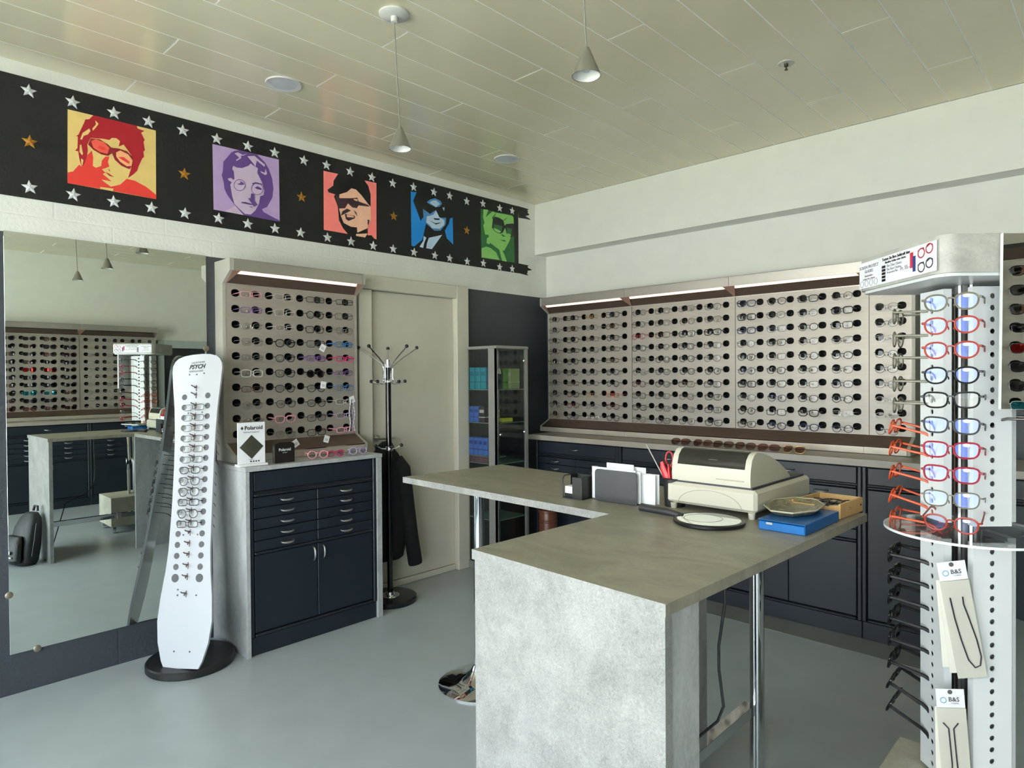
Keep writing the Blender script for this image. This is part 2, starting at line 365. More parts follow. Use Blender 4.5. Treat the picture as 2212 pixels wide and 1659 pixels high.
# ---- mural outlines on the left wall (y, z in millimetres)
PORTRAITS=[
 [ ('bg','tan',[(-3439,2796),(-3040,2797),(-3043,2431),(-3444,2434)]),
  ('coat','red',[(-3443,2486),(-3420,2496),(-3394,2535),(-3380,2528),(-3359,2590),(-3338,2618),(-3333,2586),(-3335,2542),(-3322,2536),(-3298,2550),(-3295,2578),(-3279,2602),(-3261,2606),(-3268,2577),(-3262,2555),(-3295,2534),(-3280,2520),(-3292,2511),(-3263,2490),(-3254,2482),(-3299,2482),(-3281,2469),(-3257,2454),(-3214,2473),(-3183,2510),(-3145,2508),(-3091,2487),(-3042,2454),(-3043,2431),(-3245,2434),(-3305,2434),(-3444,2434)]),
  ('hair','crim',[(-3330,2796),(-3313,2797),(-3132,2797),(-3129,2784),(-3107,2781),(-3096,2781),(-3112,2766),(-3095,2733),(-3101,2721),(-3095,2680),(-3103,2668),(-3099,2644),(-3109,2631),(-3127,2585),(-3133,2563),(-3151,2540),(-3177,2515),(-3164,2561),(-3154,2604),(-3159,2637),(-3166,2646),(-3195,2684),(-3218,2668),(-3212,2697),(-3228,2708),(-3248,2705),(-3260,2691),(-3290,2690),(-3343,2680),(-3358,2643),(-3356,2617),(-3359,2590),(-3368,2554),(-3380,2528),(-3387,2540),(-3393,2565),(-3397,2600),(-3410,2600),(-3400,2616),(-3398,2673),(-3405,2674),(-3395,2683),(-3368,2754),(-3365,2766),(-3348,2772)]),
  ('streak','tan',[(-3388,2662),(-3378,2695),(-3357,2717),(-3348,2726),(-3343,2714),(-3355,2694),(-3372,2683),(-3381,2661)]),
  ('streak','tan',[(-3322,2773),(-3307,2760),(-3319,2738),(-3333,2718),(-3335,2729),(-3319,2754)]),
  ('streak','tan',[(-3390,2632),(-3384,2637),(-3377,2592),(-3382,2584),(-3392,2598)]),
  ('streak','tan',[(-3386,2567),(-3376,2562),(-3380,2535),(-3385,2540)]),
  ('specs','crim2',[(-3355,2644),(-3343,2677),(-3305,2683),(-3267,2666),(-3252,2653),(-3221,2657),(-3181,2653),(-3156,2631),(-3154,2590),(-3170,2562),(-3207,2571),(-3237,2595),(-3249,2626),(-3267,2608),(-3297,2608),(-3332,2623)]),
  ('lens','coral',[(-3342,2664),(-3320,2679),(-3284,2672),(-3261,2650),(-3270,2617),(-3303,2618),(-3332,2633)]),
  ('lens','sand',[(-3231,2634),(-3212,2649),(-3175,2637),(-3155,2610),(-3160,2581),(-3182,2574),(-3213,2590),(-3231,2613)]),
  ('brow','red',[(-3308,2649),(-3285,2648),(-3273,2634),(-3294,2632),(-3312,2638)]),
  ('brow','red',[(-3222,2612),(-3197,2618),(-3169,2600),(-3173,2589),(-3200,2600)]),
  ('mouth','crim',[(-3283,2523),(-3268,2519),(-3241,2505),(-3263,2507)]),
  ('nostril','crim',[(-3267,2540),(-3262,2539),(-3260,2530),(-3264,2531)]),
  ('collar','tan',[(-3305,2442),(-3245,2446),(-3248,2433),(-3306,2433)]) ],
 [ ('bg','lilac',[(-2744,2800),(-2347,2804),(-2346,2426),(-2742,2430)]),
  ('hair','purple',[(-2619,2791),(-2592,2801),(-2483,2802),(-2433,2764),(-2411,2731),(-2391,2678),(-2384,2620),(-2391,2565),(-2425,2502),(-2458,2482),(-2447,2467),(-2400,2450),(-2347,2434),(-2346,2426),(-2569,2428),(-2627,2483),(-2663,2527),(-2680,2560),(-2683,2593),(-2694,2634),(-2687,2663),(-2684,2713),(-2654,2754),(-2637,2778)]),
  ('face','pale',[(-2627,2703),(-2607,2697),(-2576,2701),(-2537,2723),(-2523,2740),(-2505,2730),(-2480,2722),(-2484,2693),(-2456,2644),(-2442,2598),(-2446,2569),(-2468,2557),(-2476,2511),(-2498,2468),(-2526,2439),(-2562,2436),(-2596,2461),(-2623,2483),(-2636,2528),(-2646,2591),(-2621,2630),(-2624,2670),(-2634,2684)]),
  ('shoulder','pale',[(-2680,2430),(-2630,2465),(-2620,2474),(-2569,2428)]),
  ('streak','pale',[(-2620,2776),(-2599,2787),(-2571,2779),(-2543,2794),(-2565,2777),(-2582,2771),(-2580,2758),(-2606,2735),(-2612,2739),(-2592,2758)]),
  ('streak','pale',[(-2544,2777),(-2501,2790),(-2469,2770),(-2436,2753),(-2440,2738),(-2487,2766),(-2495,2726),(-2509,2744)]),
  ('streak','pale',[(-2466,2708),(-2439,2703),(-2433,2729),(-2424,2700),(-2435,2690),(-2461,2699)]),
  ('ear','pale',[(-2662,2621),(-2642,2630),(-2625,2619),(-2627,2601),(-2656,2612)]),
  ('specs','purple',[(-2558,2605),(-2561,2590),(-2571,2576),(-2585,2566),(-2601,2563),(-2614,2567),(-2624,2577),(-2627,2591),(-2623,2607),(-2614,2620),(-2600,2630),(-2585,2633),(-2571,2629),(-2561,2620)]),
  ('lens','pale',[(-2561,2604),(-2565,2590),(-2573,2577),(-2586,2569),(-2600,2566),(-2612,2570),(-2621,2579),(-2624,2591),(-2620,2605),(-2612,2618),(-2599,2626),(-2585,2629),(-2573,2626),(-2564,2617)]),
  ('specs','purple',[(-2449,2605),(-2453,2588),(-2464,2573),(-2479,2563),(-2496,2560),(-2511,2564),(-2521,2575),(-2525,2590),(-2521,2606),(-2510,2621),(-2495,2631),(-2478,2635),(-2463,2631),(-2453,2620)]),
  ('lens','pale',[(-2453,2603),(-2457,2588),(-2466,2575),(-2480,2566),(-2495,2563),(-2508,2566),(-2518,2576),(-2521,2589),(-2517,2604),(-2508,2617),(-2494,2627),(-2479,2630),(-2466,2626),(-2456,2617)]),
  ('eye','purple',[(-2610,2600),(-2587,2611),(-2591,2622),(-2566,2614),(-2567,2605),(-2587,2599)]),
  ('eye','purple',[(-2503,2601),(-2485,2613),(-2460,2604),(-2462,2595),(-2489,2595)]),
  ('brow','purple',[(-2519,2624),(-2496,2635),(-2456,2633),(-2458,2626),(-2496,2625),(-2514,2614)]),
  ('nose','purple',[(-2525,2564),(-2507,2560),(-2504,2523),(-2486,2502),(-2508,2486),(-2536,2520),(-2545,2529),(-2529,2535)]),
  ('mouth','purple',[(-2583,2501),(-2561,2505),(-2526,2501),(-2504,2495),(-2540,2494),(-2585,2495)]),
  ('chin','purple',[(-2542,2483),(-2512,2485),(-2526,2479)]) ],
 [ ('bg','pink',[(-2044,2803),(-1937,2806),(-1971,2754),(-1974,2722),(-2017,2686),(-2008,2671),(-1960,2668),(-1970,2653),(-1942,2591),(-1934,2503),(-1905,2457),(-1869,2424),(-2046,2424)]),
  ('bg','pink',[(-1736,2806),(-1639,2808),(-1643,2420),(-1662,2424),(-1683,2443),(-1714,2438),(-1713,2513),(-1689,2544),(-1687,2721),(-1705,2775)]),
  ('face','peach',[(-1929,2674),(-1873,2700),(-1838,2732),(-1803,2731),(-1762,2702),(-1711,2654),(-1688,2637),(-1687,2544),(-1713,2509),(-1713,2487),(-1796,2443),(-1798,2478),(-1846,2475),(-1900,2492),(-1921,2535),(-1933,2580),(-1932,2648)]),
  ('neck','peach',[(-1806,2433),(-1714,2451),(-1735,2420),(-1806,2420)]),
  ('specs','plum',[(-1958,2672),(-1927,2649),(-1843,2665),(-1793,2678),(-1783,2654),(-1712,2646),(-1696,2635),(-1784,2628),(-1799,2606),(-1834,2606),(-1866,2626),(-1889,2590),(-1933,2580),(-1956,2626)]),
  ('glint','peach',[(-1826,2664),(-1793,2668),(-1791,2655),(-1814,2655)]),
  ('nose','plum',[(-1909,2567),(-1874,2590),(-1844,2582),(-1894,2552),(-1923,2534)]),
  ('mouth','plum',[(-1892,2553),(-1860,2550),(-1815,2553),(-1815,2536),(-1865,2510),(-1885,2520)]),
  ('teeth','peach',[(-1879,2548),(-1825,2549),(-1822,2540),(-1875,2534)]),
  ('crease','plum',[(-1824,2590),(-1804,2577),(-1795,2550),(-1810,2567)]),
  ('shade','plum',[(-1715,2544),(-1700,2542),(-1708,2510),(-1716,2511)]) ],
 [ ('bg','blue',[(-1344,2809),(-1291,2812),(-1324,2745),(-1290,2681),(-1258,2613),(-1230,2644),(-1194,2669),(-1207,2600),(-1232,2511),(-1244,2476),(-1316,2418),(-1343,2419)]),
  ('bg','blue',[(-947,2689),(-944,2484),(-1007,2520),(-1026,2576),(-986,2636),(-973,2678)]),
  ('face','mid',[(-1236,2705),(-1169,2678),(-1113,2717),(-1076,2665),(-1012,2676),(-1016,2626),(-1070,2569),(-1127,2560),(-1207,2600),(-1230,2644)]),
  ('face','mid',[(-1199,2759),(-1168,2784),(-1118,2803),(-1068,2793),(-1052,2776),(-1075,2748),(-1113,2737),(-1174,2749)]),
  ('light','ice',[(-1174,2759),(-1149,2778),(-1112,2789),(-1071,2770),(-1113,2738)]),
  ('light','ice',[(-1113,2714),(-1082,2669),(-1031,2653),(-1032,2619),(-1077,2582),(-1152,2575),(-1170,2592),(-1206,2610),(-1200,2654),(-1138,2676)]),
  ('mouth','ink',[(-1176,2629),(-1120,2617),(-1057,2634),(-1114,2607)]),
  ('nose','ink',[(-1141,2654),(-1120,2653),(-1076,2660),(-1082,2647),(-1126,2641)]),
  ('shirt','ice',[(-1183,2499),(-1055,2540),(-1156,2419),(-1209,2419),(-1202,2458)]),
  ('shirt','ice',[(-1232,2506),(-1208,2495),(-1226,2459),(-1239,2417),(-1272,2420),(-1238,2467)]),
  ('glint','ice',[(-1053,2745),(-1030,2751),(-1034,2721)]) ],
 [ ('bg','dgreen',[(-651,2809),(-274,2821),(-259,2426),(-646,2422)]),
  ('face','lgreen',[(-619,2811),(-565,2815),(-596,2751),(-517,2812),(-481,2807),(-293,2816),(-271,2806),(-268,2749),(-311,2623),(-328,2590),(-385,2511),(-413,2508),(-447,2512),(-544,2550),(-567,2615),(-603,2610),(-623,2683),(-608,2702),(-625,2746)]),
  ('shoulder','lgreen',[(-645,2496),(-592,2516),(-545,2512),(-478,2482),(-442,2426),(-646,2422)]),
  ('neck','lgreen',[(-447,2516),(-410,2512),(-386,2481),(-355,2423),(-411,2424)]),
  ('earring','lgreen',[(-586,2583),(-550,2605),(-541,2559),(-562,2537),(-589,2544)]),
  ('specs','ink',[(-515,2761),(-487,2774),(-445,2772),(-395,2759),(-380,2718),(-358,2735),(-272,2753),(-269,2647),(-308,2631),(-359,2660),(-374,2701),(-402,2657),(-434,2642),(-489,2649),(-528,2677)]),
  ('lens','dgreen',[(-506,2710),(-408,2709),(-415,2669),(-440,2665),(-507,2676)]),
  ('lens','dgreen',[(-358,2704),(-295,2705),(-301,2655),(-352,2665)]),
  ('glint','lgreen',[(-516,2677),(-476,2676),(-421,2663),(-440,2647),(-489,2653)]),
  ('glint','lgreen',[(-352,2663),(-308,2654),(-311,2636),(-340,2645)]),
  ('nose','dgreen',[(-428,2636),(-409,2641),(-368,2628),(-403,2625)]),
  ('mouth','dgreen',[(-443,2590),(-384,2598),(-366,2586),(-409,2587)]),
  ('brow','dgreen',[(-395,2759),(-357,2787),(-348,2791),(-376,2764)]),
  ('strand','dgreen',[(-530,2758),(-481,2807),(-490,2786),(-524,2746)]) ],
]
STARS_TOP= [(-3594,2837),(-3417,2837),(-3237,2835),(-3074,2835),(-2902,2834),(-2719,2835),(-2539,2838),(-2373,2840),(-2181,2837),(-2021,2844),(-1846,2841),(-1675,2840),(-1502,2835),(-1318,2846),(-1129,2847),(-974,2849),(-799,2840),(-624,2854),(-434,2852),(-286,2855)]
STARS_BOT= [(-3596,2382),(-3420,2381),(-3243,2380),(-3066,2381),(-2897,2381),(-2714,2384),(-2545,2380),(-2376,2379),(-2208,2380),(-2020,2378),(-1844,2377),(-1669,2373),(-1503,2374),(-1319,2375),(-1125,2376),(-980,2374),(-799,2371),(-624,2378),(-440,2369),(-291,2371)]
STARS_GOLD= [(-3593,2597),(-2897,2597),(-2199,2604),(-1496,2605),(-801,2613)]
RAG_T= [(-206, 2813), (-123, 2818), (-59, 2820), (-62, 2826), (-123, 2841), (-75, 2858), (-72, 2865), (-95, 2872), (-89, 2887), (-99, 2895), (-78, 2907), (-215, 2910)]
RAG_B= [(-221, 2345), (-94, 2337), (-94, 2343), (-111, 2348), (-97, 2366), (-101, 2377), (-39, 2390), (-94, 2403), (-100, 2413), (-83, 2424), (-210, 2427)]

# ================================================================== ROOM
XR, YF, H = 5.55, -6.15, 2.96
fl = MB().box((-0.15, YF, -0.1), (XR + 0.15, 0.4, 0.0)).build('floor', M_floor); tag(fl, kind='structure')
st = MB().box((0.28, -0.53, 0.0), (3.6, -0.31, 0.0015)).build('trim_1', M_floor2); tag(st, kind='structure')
wl = MB().box((-0.15, YF, 2.16), (0, 0.4, 3.0)).box((-0.15, YF, 0), (0, 0.4, 2.16), mi=1).build('wall_left', [M_white, M_dark], smooth=False); tag(wl, kind='structure')
wb = MB().box((0, 0.15, 2.13), (XR, 0.4, 3.0)).box((0, 0.15, 0), (XR, 0.4, 2.13), mi=1).build('wall_back', [M_plain_white, M_dark], smooth=False); tag(wb, kind='structure')
bm_ = MB().box((0.0005, 0.0, 2.525), (XR, 0.15, 2.9595)).build('trim_2', M_plain_white); tag(bm_, kind='structure')
wr = MB().box((XR, YF, 1.98), (XR + 0.15, 0.4, 3.0)).box((XR, YF, 0), (XR + 0.15, 0.4, 1.98), mi=1).build('wall_right', [M_plain_white, M_dark], smooth=False); tag(wr, kind='structure')
# shop front: sill, lintel, piers; three glazed openings
wf = MB()
wf.box((0, YF, 0), (XR, YF + 0.15, 0.12)); wf.box((0, YF, 2.62), (XR, YF + 0.15, 3.0))
for a, b in ((0, 0.22), (5.33, XR)): wf.box((a, YF, 0.12), (b, YF + 0.15, 2.62))
wf = wf.build('wall_front', M_plain_white); tag(wf, kind='structure')
M_frame_w = mat('dark_window_frame', (62, 64, 66), 0.4)
for k, (a, b) in enumerate(((0.22, 1.92), (1.92, 3.63), (3.63, 5.33))):
    w = MB()
    for q in ((a, b, 0.12, 0.18), (a, b, 2.56, 2.62)): w.box((q[0], YF + 0.04, q[2]), (q[1], YF + 0.10, q[3]), 0.004)
    for q in ((a, a + 0.05), (b - 0.05, b)): w.box((q[0], YF + 0.04, 0.18), (q[1], YF + 0.10, 2.56), 0.004)
    w = w.build('window_%d' % (k + 1), M_frame_w); tag(w, kind='structure')
    MB().box((a + 0.05, YF + 0.066, 0.18), (b - 0.05, YF + 0.072, 2.56)).build('pane', M_glass, w)
# the street outside the shop front
g = MB().box((-14, -30, -0.16), (20, YF - 0.02, -0.1)).build('trim_3', mat('grey_paving', (186, 184, 176), 0.8)); tag(g, kind='structure')

# ceiling: white backing board and the planks, each a piece of its own
ce = MB().box((-0.15, YF, H + 0.0024), (XR + 0.15, 0.4, H + 0.1)).build('ceiling', M_joint); tag(ce, kind='structure')
edges = [0.0] + [0.178 + 0.191 * k for k in range(29)]
edges = [e for e in edges if e < XR - 0.03] + [XR]
pm = {}
for c in range(len(edges) - 1):
    x0, x1 = edges[c], edges[c + 1]
    j = -3.185 + 0.665 * (c % 3)
    cuts = [YF]
    y = j
    while y - 2.0 > YF: y -= 2.0
    while y < 0: cuts.append(y); y += 2.0
    cuts.append(0.0)
    for i in range(len(cuts) - 1):
        a, b = cuts[i], cuts[i + 1]
        if b - a < 0.02: continue
        key = (round(x1 - x0, 3), round(b - a, 3))
        if key not in pm:
            pm[key] = MB().box((0.0032, 0.0038, 0.0012), (x1 - x0 - 0.0032, b - a - 0.0038, 0.0023), 0.0004).mesh('plank', M_plank, False)
        put('plank', pm[key], ce, (x0, a, H))

# ---- door in the left wall: casing, leaf, lever
dr = MB().box((0.0005, -1.83, 0.0), (0.07, -1.73, 2.06), 0.004).box((0.0005, -0.97, 0.0), (0.07, -0.85, 2.16), 0.004).box((0.0005, -1.83, 2.064), (0.07, -0.97, 2.16), 0.004).build('door_1', M_door); tag(dr, kind='structure')
MB().box((0.001, -1.728, 0.045), (0.022, -0.972, 2.062), 0.002).build('leaf', M_door, dr)
MB().box((0.001, -1.728, 0.0), (0.04, -0.972, 0.042), 0.006).build('threshold', M_door, dr)
lv = MB().lathe([(0.001, 0), (0.024, 0), (0.024, 0.008), (0.001, 0.008)], 16).xf(Matrix.Translation((0.022, -1.672, 1.055)) @ Matrix.Rotation(PI/2, 4, 'Y'))
lv.tube([(0.026, -1.672, 1.055), (0.07, -1.672, 1.055), (0.075, -1.66, 1.055), (0.075, -1.56, 1.055)], 0.009, 8)
lv.build('lever', M_satin, dr)
# ---- doorway in the right wall (seen in the big mirror)
d2 = MB().box((5.5, -1.27, 0), (5.549, -1.19, 1.98), 0.003).box((5.5, -0.66, 0), (5.549, -0.58, 1.98), 0.003).box((5.5, -1.19, 1.88), (5.549, -0.66, 1.98), 0.003).build('door_2', mat('pale_blue_grey_paint', (176, 186, 184), 0.5)); tag(d2, kind='structure')
MB().box((5.53, -1.19, 0), (5.549, -0.66, 1.88)).build('leaf', mat('dark_doorway', (44, 46, 48), 0.5), d2)  # dark sheet filling the opening: its shade is put into the colour

# ---- big wall mirror with clips
t = thing('wall_mirror', 'large frameless mirror on the dark left wall reflecting the shop', 'mirror', (0.0, -3.245, 0.19))
MB().box((0.001, -0.455, 0.0), (0.007, 0.455, 1.972), 0.0004).build('mirror_glass', M_mirror, t)
clip = MB().lathe([(0.001, 0), (0.016, 0), (0.016, 0.005), (0.010, 0.008), (0.001, 0.008)], 14).xf(Matrix.Rotation(PI/2, 4, 'Y')).mesh('clip', mat('brass_clip', (150, 140, 124), 0.35, 0.8))
for y, z in ((-0.35, 0.0), (0.30, 0.0), (-0.455, 0.28), (0.45, 1.45)):
    put('clip', clip, t, (0.006, y, z))

# ================================================================== MURAL
PC = dict(tan=(226, 196, 122), red=(208, 52, 46), crim=(156, 8, 30), crim2=(128, 8, 26), coral=(214, 84, 68), sand=(236, 172, 120),
          lilac=(186, 158, 208), purple=(92, 62, 132), pale=(208, 186, 214), pink=(250, 132, 126), peach=(250, 196, 166), plum=(54, 30, 40),
          blue=(0, 128, 212), mid=(66, 128, 186), ice=(196, 220, 246), ink=(20, 20, 24), dgreen=(26, 98, 44), lgreen=(130, 192, 102))
def paint(k): return mat('paint_' + k, PC[k], 0.55, var=0.04, scale=20)
M_band = mat('black_wall_paint', (7, 7, 8), 0.7, var=0.2, scale=30, bump=0.15, bscale=70)
mu = thing('wall_mural', 'black painted mural band with stars and five pop art portraits', 'mural', (0.0, -2.0, 2.33))
def wallface(pts, x): return [(x, p[0] / 1000.0 + 2.0, p[1] / 1000.0 - 2.33) for p in pts]
def flat(name, pts, x, m, par):
    q = wallface(pts, x)
    a = sum(q[i][1]*q[(i+1) % len(q)][2] - q[(i+1) % len(q)][1]*q[i][2] for i in range(len(q)))
    if a < 0: q = q[::-1]
    return MB().poly(q).build(name, m, par, smooth=False)
band = [(-4600, 2325), (-212, 2343), (-212, 2908), (-4600, 2895)]
b0 = MB()
for pts in (band, RAG_T, RAG_B):
    b0.prism([(p[0]/1000.0 + 2.0, p[1]/1000.0 - 2.33) for p in pts], lambda u, v, d: (d, u, v), 0.0006, 0.002)
b0.build('painted_band', M_band, mu, smooth=False)
PLAB = ['red and tan portrait of a mop-haired person in oval glasses', 'lilac portrait of a long-haired person in round wire glasses', 'pink portrait of a person in cap and dark shades',
        'blue portrait of a person in dark shades and tie', 'green portrait of a person in large sunglasses and hoop earrings']
for i, layers in enumerate(PORTRAITS):
    root = None
    for k, (nm, colr, pts) in enumerate(layers):
        x = 0.0024 + 0.0004 * k
        if root is None:
            root = flat('portrait', pts, x, paint(colr), mu); tag(root, PLAB[i])
        else:
            flat({'bg': 'backdrop'}.get(nm, nm), pts, x, paint(colr), root)
star_pts = [((0.0345 if k % 2 == 0 else 0.0155) * math.sin(2*PI*k/10), (0.0345 if k % 2 == 0 else 0.0155) * math.cos(2*PI*k/10)) for k in range(10)]
def star_mesh(m):
    s = MB(); n = 10
    vs = [(0.0, u, v) for u, v in star_pts] + [(0.003, u*0.9, v*0.9) for u, v in star_pts] + [(0.007, 0, 0)]
    fs = [[i, (i+1) % n, n + (i+1) % n, n + i] for i in range(n)] + [[n + i, n + (i+1) % n, 2*n] for i in range(n)]
    fs = [f[::-1] for f in fs]
    s._add(vs, fs)
    return s.mesh('star', m, False)
SM_W = star_mesh(mat('silver_white_paint', (216, 218, 220), 0.45, 0.15, var=0.1, scale=40))
SM_G = star_mesh(mat('gold_paint', (166, 116, 40), 0.4, 0.5, var=0.1, scale=40))
for lst, me in ((STARS_TOP, SM_W), (STARS_BOT, SM_W), (STARS_GOLD, SM_G)):
    for y, z in lst:
        o = put('star', me, mu, (0.0021, y/1000.0 + 2.0, z/1000.0 - 2.33))
        o.rotation_euler = (random.uniform(-0.1, 0.1), 0, 0)

# ================================================================== CEILING FITTINGS
def pendant(x, y, zb, label):
    t = thing('pendant_lamp', label, 'lamp', (x, y, H), 0, 'cone pendant lamps')
    MB().lathe([(0.001, 0.0), (0.062, 0.0), (0.062, -0.006), (0.05, -0.012), (0.014, -0.014), (0.013, -0.034), (0.001, -0.036)][::-1], 24).build('canopy', mat('white_canopy', (214, 214, 206), 0.4), t)
    L = H - zb
    MB().tube([(0, 0, -0.03), (0.006, 0.008, -L*0.5), (0.01, 0.016, -L + 0.085)], 0.0028, 6).build('cord', mat('grey_cord', (120, 118, 110), 0.5), t)
    sh = MB().lathe([(0.006, 0.088), (0.009, 0.088), (0.014, 0.078), (0.046, 0.0), (0.044, 0.0), (0.012, 0.074), (0.006, 0.076)][::-1], 24, (0.01, 0.016, -L), cap=False).build('shade', M_cone, t)
    MB().lathe([(0.0438, 0.0005), (0.0115, 0.072)], 24, (0.01, 0.016, -L), cap=False).build('reflector', M_cone_in, sh)
    MB().lathe([(0.001, 0.012), (0.011, 0.014), (0.013, 0.025), (0.009, 0.045), (0.001, 0.05)], 14, (0.01, 0.016, -L)).build('bulb', mat('frosted_bulb', (230, 230, 222), 0.3), sh)
    return t
pendant(1.59, -2.645, 2.41, 'grey cone pendant lamp hanging nearest the mural wall')
pendant(2.536, -2.63, 2.41, 'grey cone pendant lamp hanging above the desk, middle of the row')
pendant(3.48, -2.63, 2.41, 'grey cone pendant lamp above the rotating stand, seen only in the mirror')
def downlight(x, y, label):
    t = thing('ceiling_downlight', label, 'ceiling light', (x, y, H), 0, 'round downlights in the plank ceiling')
    MB().lathe([(0.062, -0.004), (0.086, -0.006), (0.09, 0.0), (0.062, 0.0)][::-1], 28, cap=False).build('trim_ring', mat('white_trim_ring', (214, 214, 210), 0.4), t)
    MB().lathe([(0.001, -0.0035), (0.063, -0.0035), (0.063, 0.0), (0.001, 0.0)][::-1], 28).build('diffuser', M_lamp_off, t)
downlight(0.667, -2.653, 'round white downlight in the ceiling nearest the red portrait')
downlight(0.669, -1.034, 'round white downlight in the ceiling near the room corner')
t = thing('ceiling_sprinkler', 'small white sprinkler head in the plank ceiling on the right', 'sprinkler', (2.576, -1.08, H))
MB().lathe([(0.001, -0.004), (0.036, -0.004), (0.038, 0.0), (0.001, 0.0)], 20).build('rosette', mat('white_rosette', (196, 196, 184), 0.4), t)
MB().lathe([(0.001, -0.034), (0.008, -0.034), (0.008, -0.031), (0.004, -0.03), (0.004, -0.02), (0.009, -0.018), (0.009, -0.004), (0.001, -0.004)], 10).build('nozzle', mat('dark_brass', (92, 82, 66), 0.4, 0.8), t)

# ================================================================== EYEWEAR
def outline(shape, n=22):
    P = []
    prm = dict(round=(0.0232, 0.0212, 2.0), rect=(0.0268, 0.0158, 4.2), oval=(0.0258, 0.0172, 2.3), panto=(0.0246, 0.0208, 2.3), way=(0.0266, 0.0196, 2.9), square=(0.0262, 0.0195, 3.6), big=(0.0290, 0.0228, 2.8))[shape]
    w, h, e = prm
    for k in range(n):
        a = 2*PI*k/n
        c, s = math.cos(a), math.sin(a)
        u = w * math.copysign(abs(c)**(2/e), c); v = h * math.copysign(abs(s)**(2/e), s)
        if shape in ('panto', 'way', 'big'): u *= 1.0 + 0.10 * (v/h)
        if shape == 'way': v += 0.0022 * max(0, u/w) * (v/h > 0)
        P.append((u, v))
    return P, w, h
GM = {}
DEF = mat('eyewear_default', (24, 24, 26), 0.3)
def wrap_y(x): return 0.9 * x * x          # the front curves a little round the face
def glass_meshes(shape, thick, folded=False):
    key = (shape, thick, folded)
    if key in GM: return GM[key]
    P, w, h = outline(shape)
    cx = 0.0335 if shape != 'big' else 0.036
    f = MB()
    for s in (-1, 1):
        pts = [(s*(cx + u), wrap_y(cx + u), v) for u, v in P]
        f.tube(pts, thick, 6, closed=True, flat=1.25)
    zb = h * 0.35
    ib = cx - w * 0.97
    f.tube([(-ib, wrap_y(ib), zb), (-ib*0.45, -0.0006, zb + 0.0035), (ib*0.45, -0.0006, zb + 0.0035), (ib, wrap_y(ib), zb)], thick*1.05, 6)
    xh = cx + w + 0.0062; zh = h * 0.42
    for s in (-1, 1):
        f.tube([(s*(cx + w*0.96), wrap_y(cx + w), zh), (s*xh, wrap_y(xh) + 0.001, zh + 0.0005), (s*(xh + 0.0008), wrap_y(xh) + 0.005, zh)], thick*1.35, 6)
        f.tube([(s*ib*0.9, wrap_y(ib) + 0.002, -0.001), (s*ib*0.62, 0.006, -0.006), (s*ib*0.6, 0.006, -0.011)], 0.0016, 5)
    fr = f.mesh('frame', DEF)
    ls = []
    for s in (-1, 1):
        m = MB(); n = len(P)
        vs = [(s*(cx + u*0.985), wrap_y(cx + u), v*0.985) for u, v in P] + [(s*cx, wrap_y(cx) - 0.0018, 0)]
        m._add(vs, [[i, (i+1) % n, n] if s > 0 else [(i+1) % n, i, n] for i in range(n)])
        ls.append(m.mesh('lens', M_lens, ang=1.0))
    ts = []
    y0 = wrap_y(xh) + 0.004
    for s in (-1, 1):
        m = MB(); r = max(0.0013, thick*0.85)
        if folded:
            yy = y0 + (0.004 if s > 0 else 0.009)
            p = [(s*xh, y0, zh), (s*(xh - 0.006), yy, zh), (s*(xh - 0.09), yy + 0.004, zh), (s*(xh - 0.112), yy + 0.003, zh - 0.012), (s*(xh - 0.122), yy + 0.002, zh - 0.026)]
        else:
            p = [(s*xh, y0, zh), (s*(xh - 0.001), y0 + 0.03, zh), (s*(xh - 0.004), y0 + 0.085, zh), (s*(xh - 0.007), y0 + 0.105, zh - 0.006), (s*(xh - 0.010), y0 + 0.125, zh - 0.022), (s*(xh - 0.011), y0 + 0.133, zh - 0.030)]
        q = 1.9 if thick > 0.0018 else 1.3
        m.tube(p, [r*q]*3 + [r*q*1.1]*(len(p)-3), 6, flat=0.55, upv=(0, 0, 1))
        ts.append(m.mesh('temple', DEF))
    GM[key] = (fr, ls, ts, zh)
    return GM[key]
def glasses(shape, thick, fmat, lmat, label, cat, group, M, folded=False, tmat=None):
    """One pair: frame, two lenses, two temples. M places the bridge; the front faces local -Y."""
    fr, ls, ts, zh = glass_meshes(shape, thick, folded)
    o = bpy.data.objects.new('sunglasses' if cat == 'sunglasses' else 'eyeglasses', None); COL.objects.link(o)
    o.empty_display_size = 0.02
    o.matrix_world = M
    tag(o, label, cat, group)
    def part(nm, me, mt):
        p = bpy.data.objects.new(nm, me); COL.objects.link(p); p.parent = o
        p.material_slots[0].link = 'OBJECT'; p.material_slots[0].material = mt
        return p
    part('frame', fr, fmat)
    for m in ls: part('lens', m, lmat)
    for m in ts: part('temple', m, tmat or fmat)
    return o
FC = {}
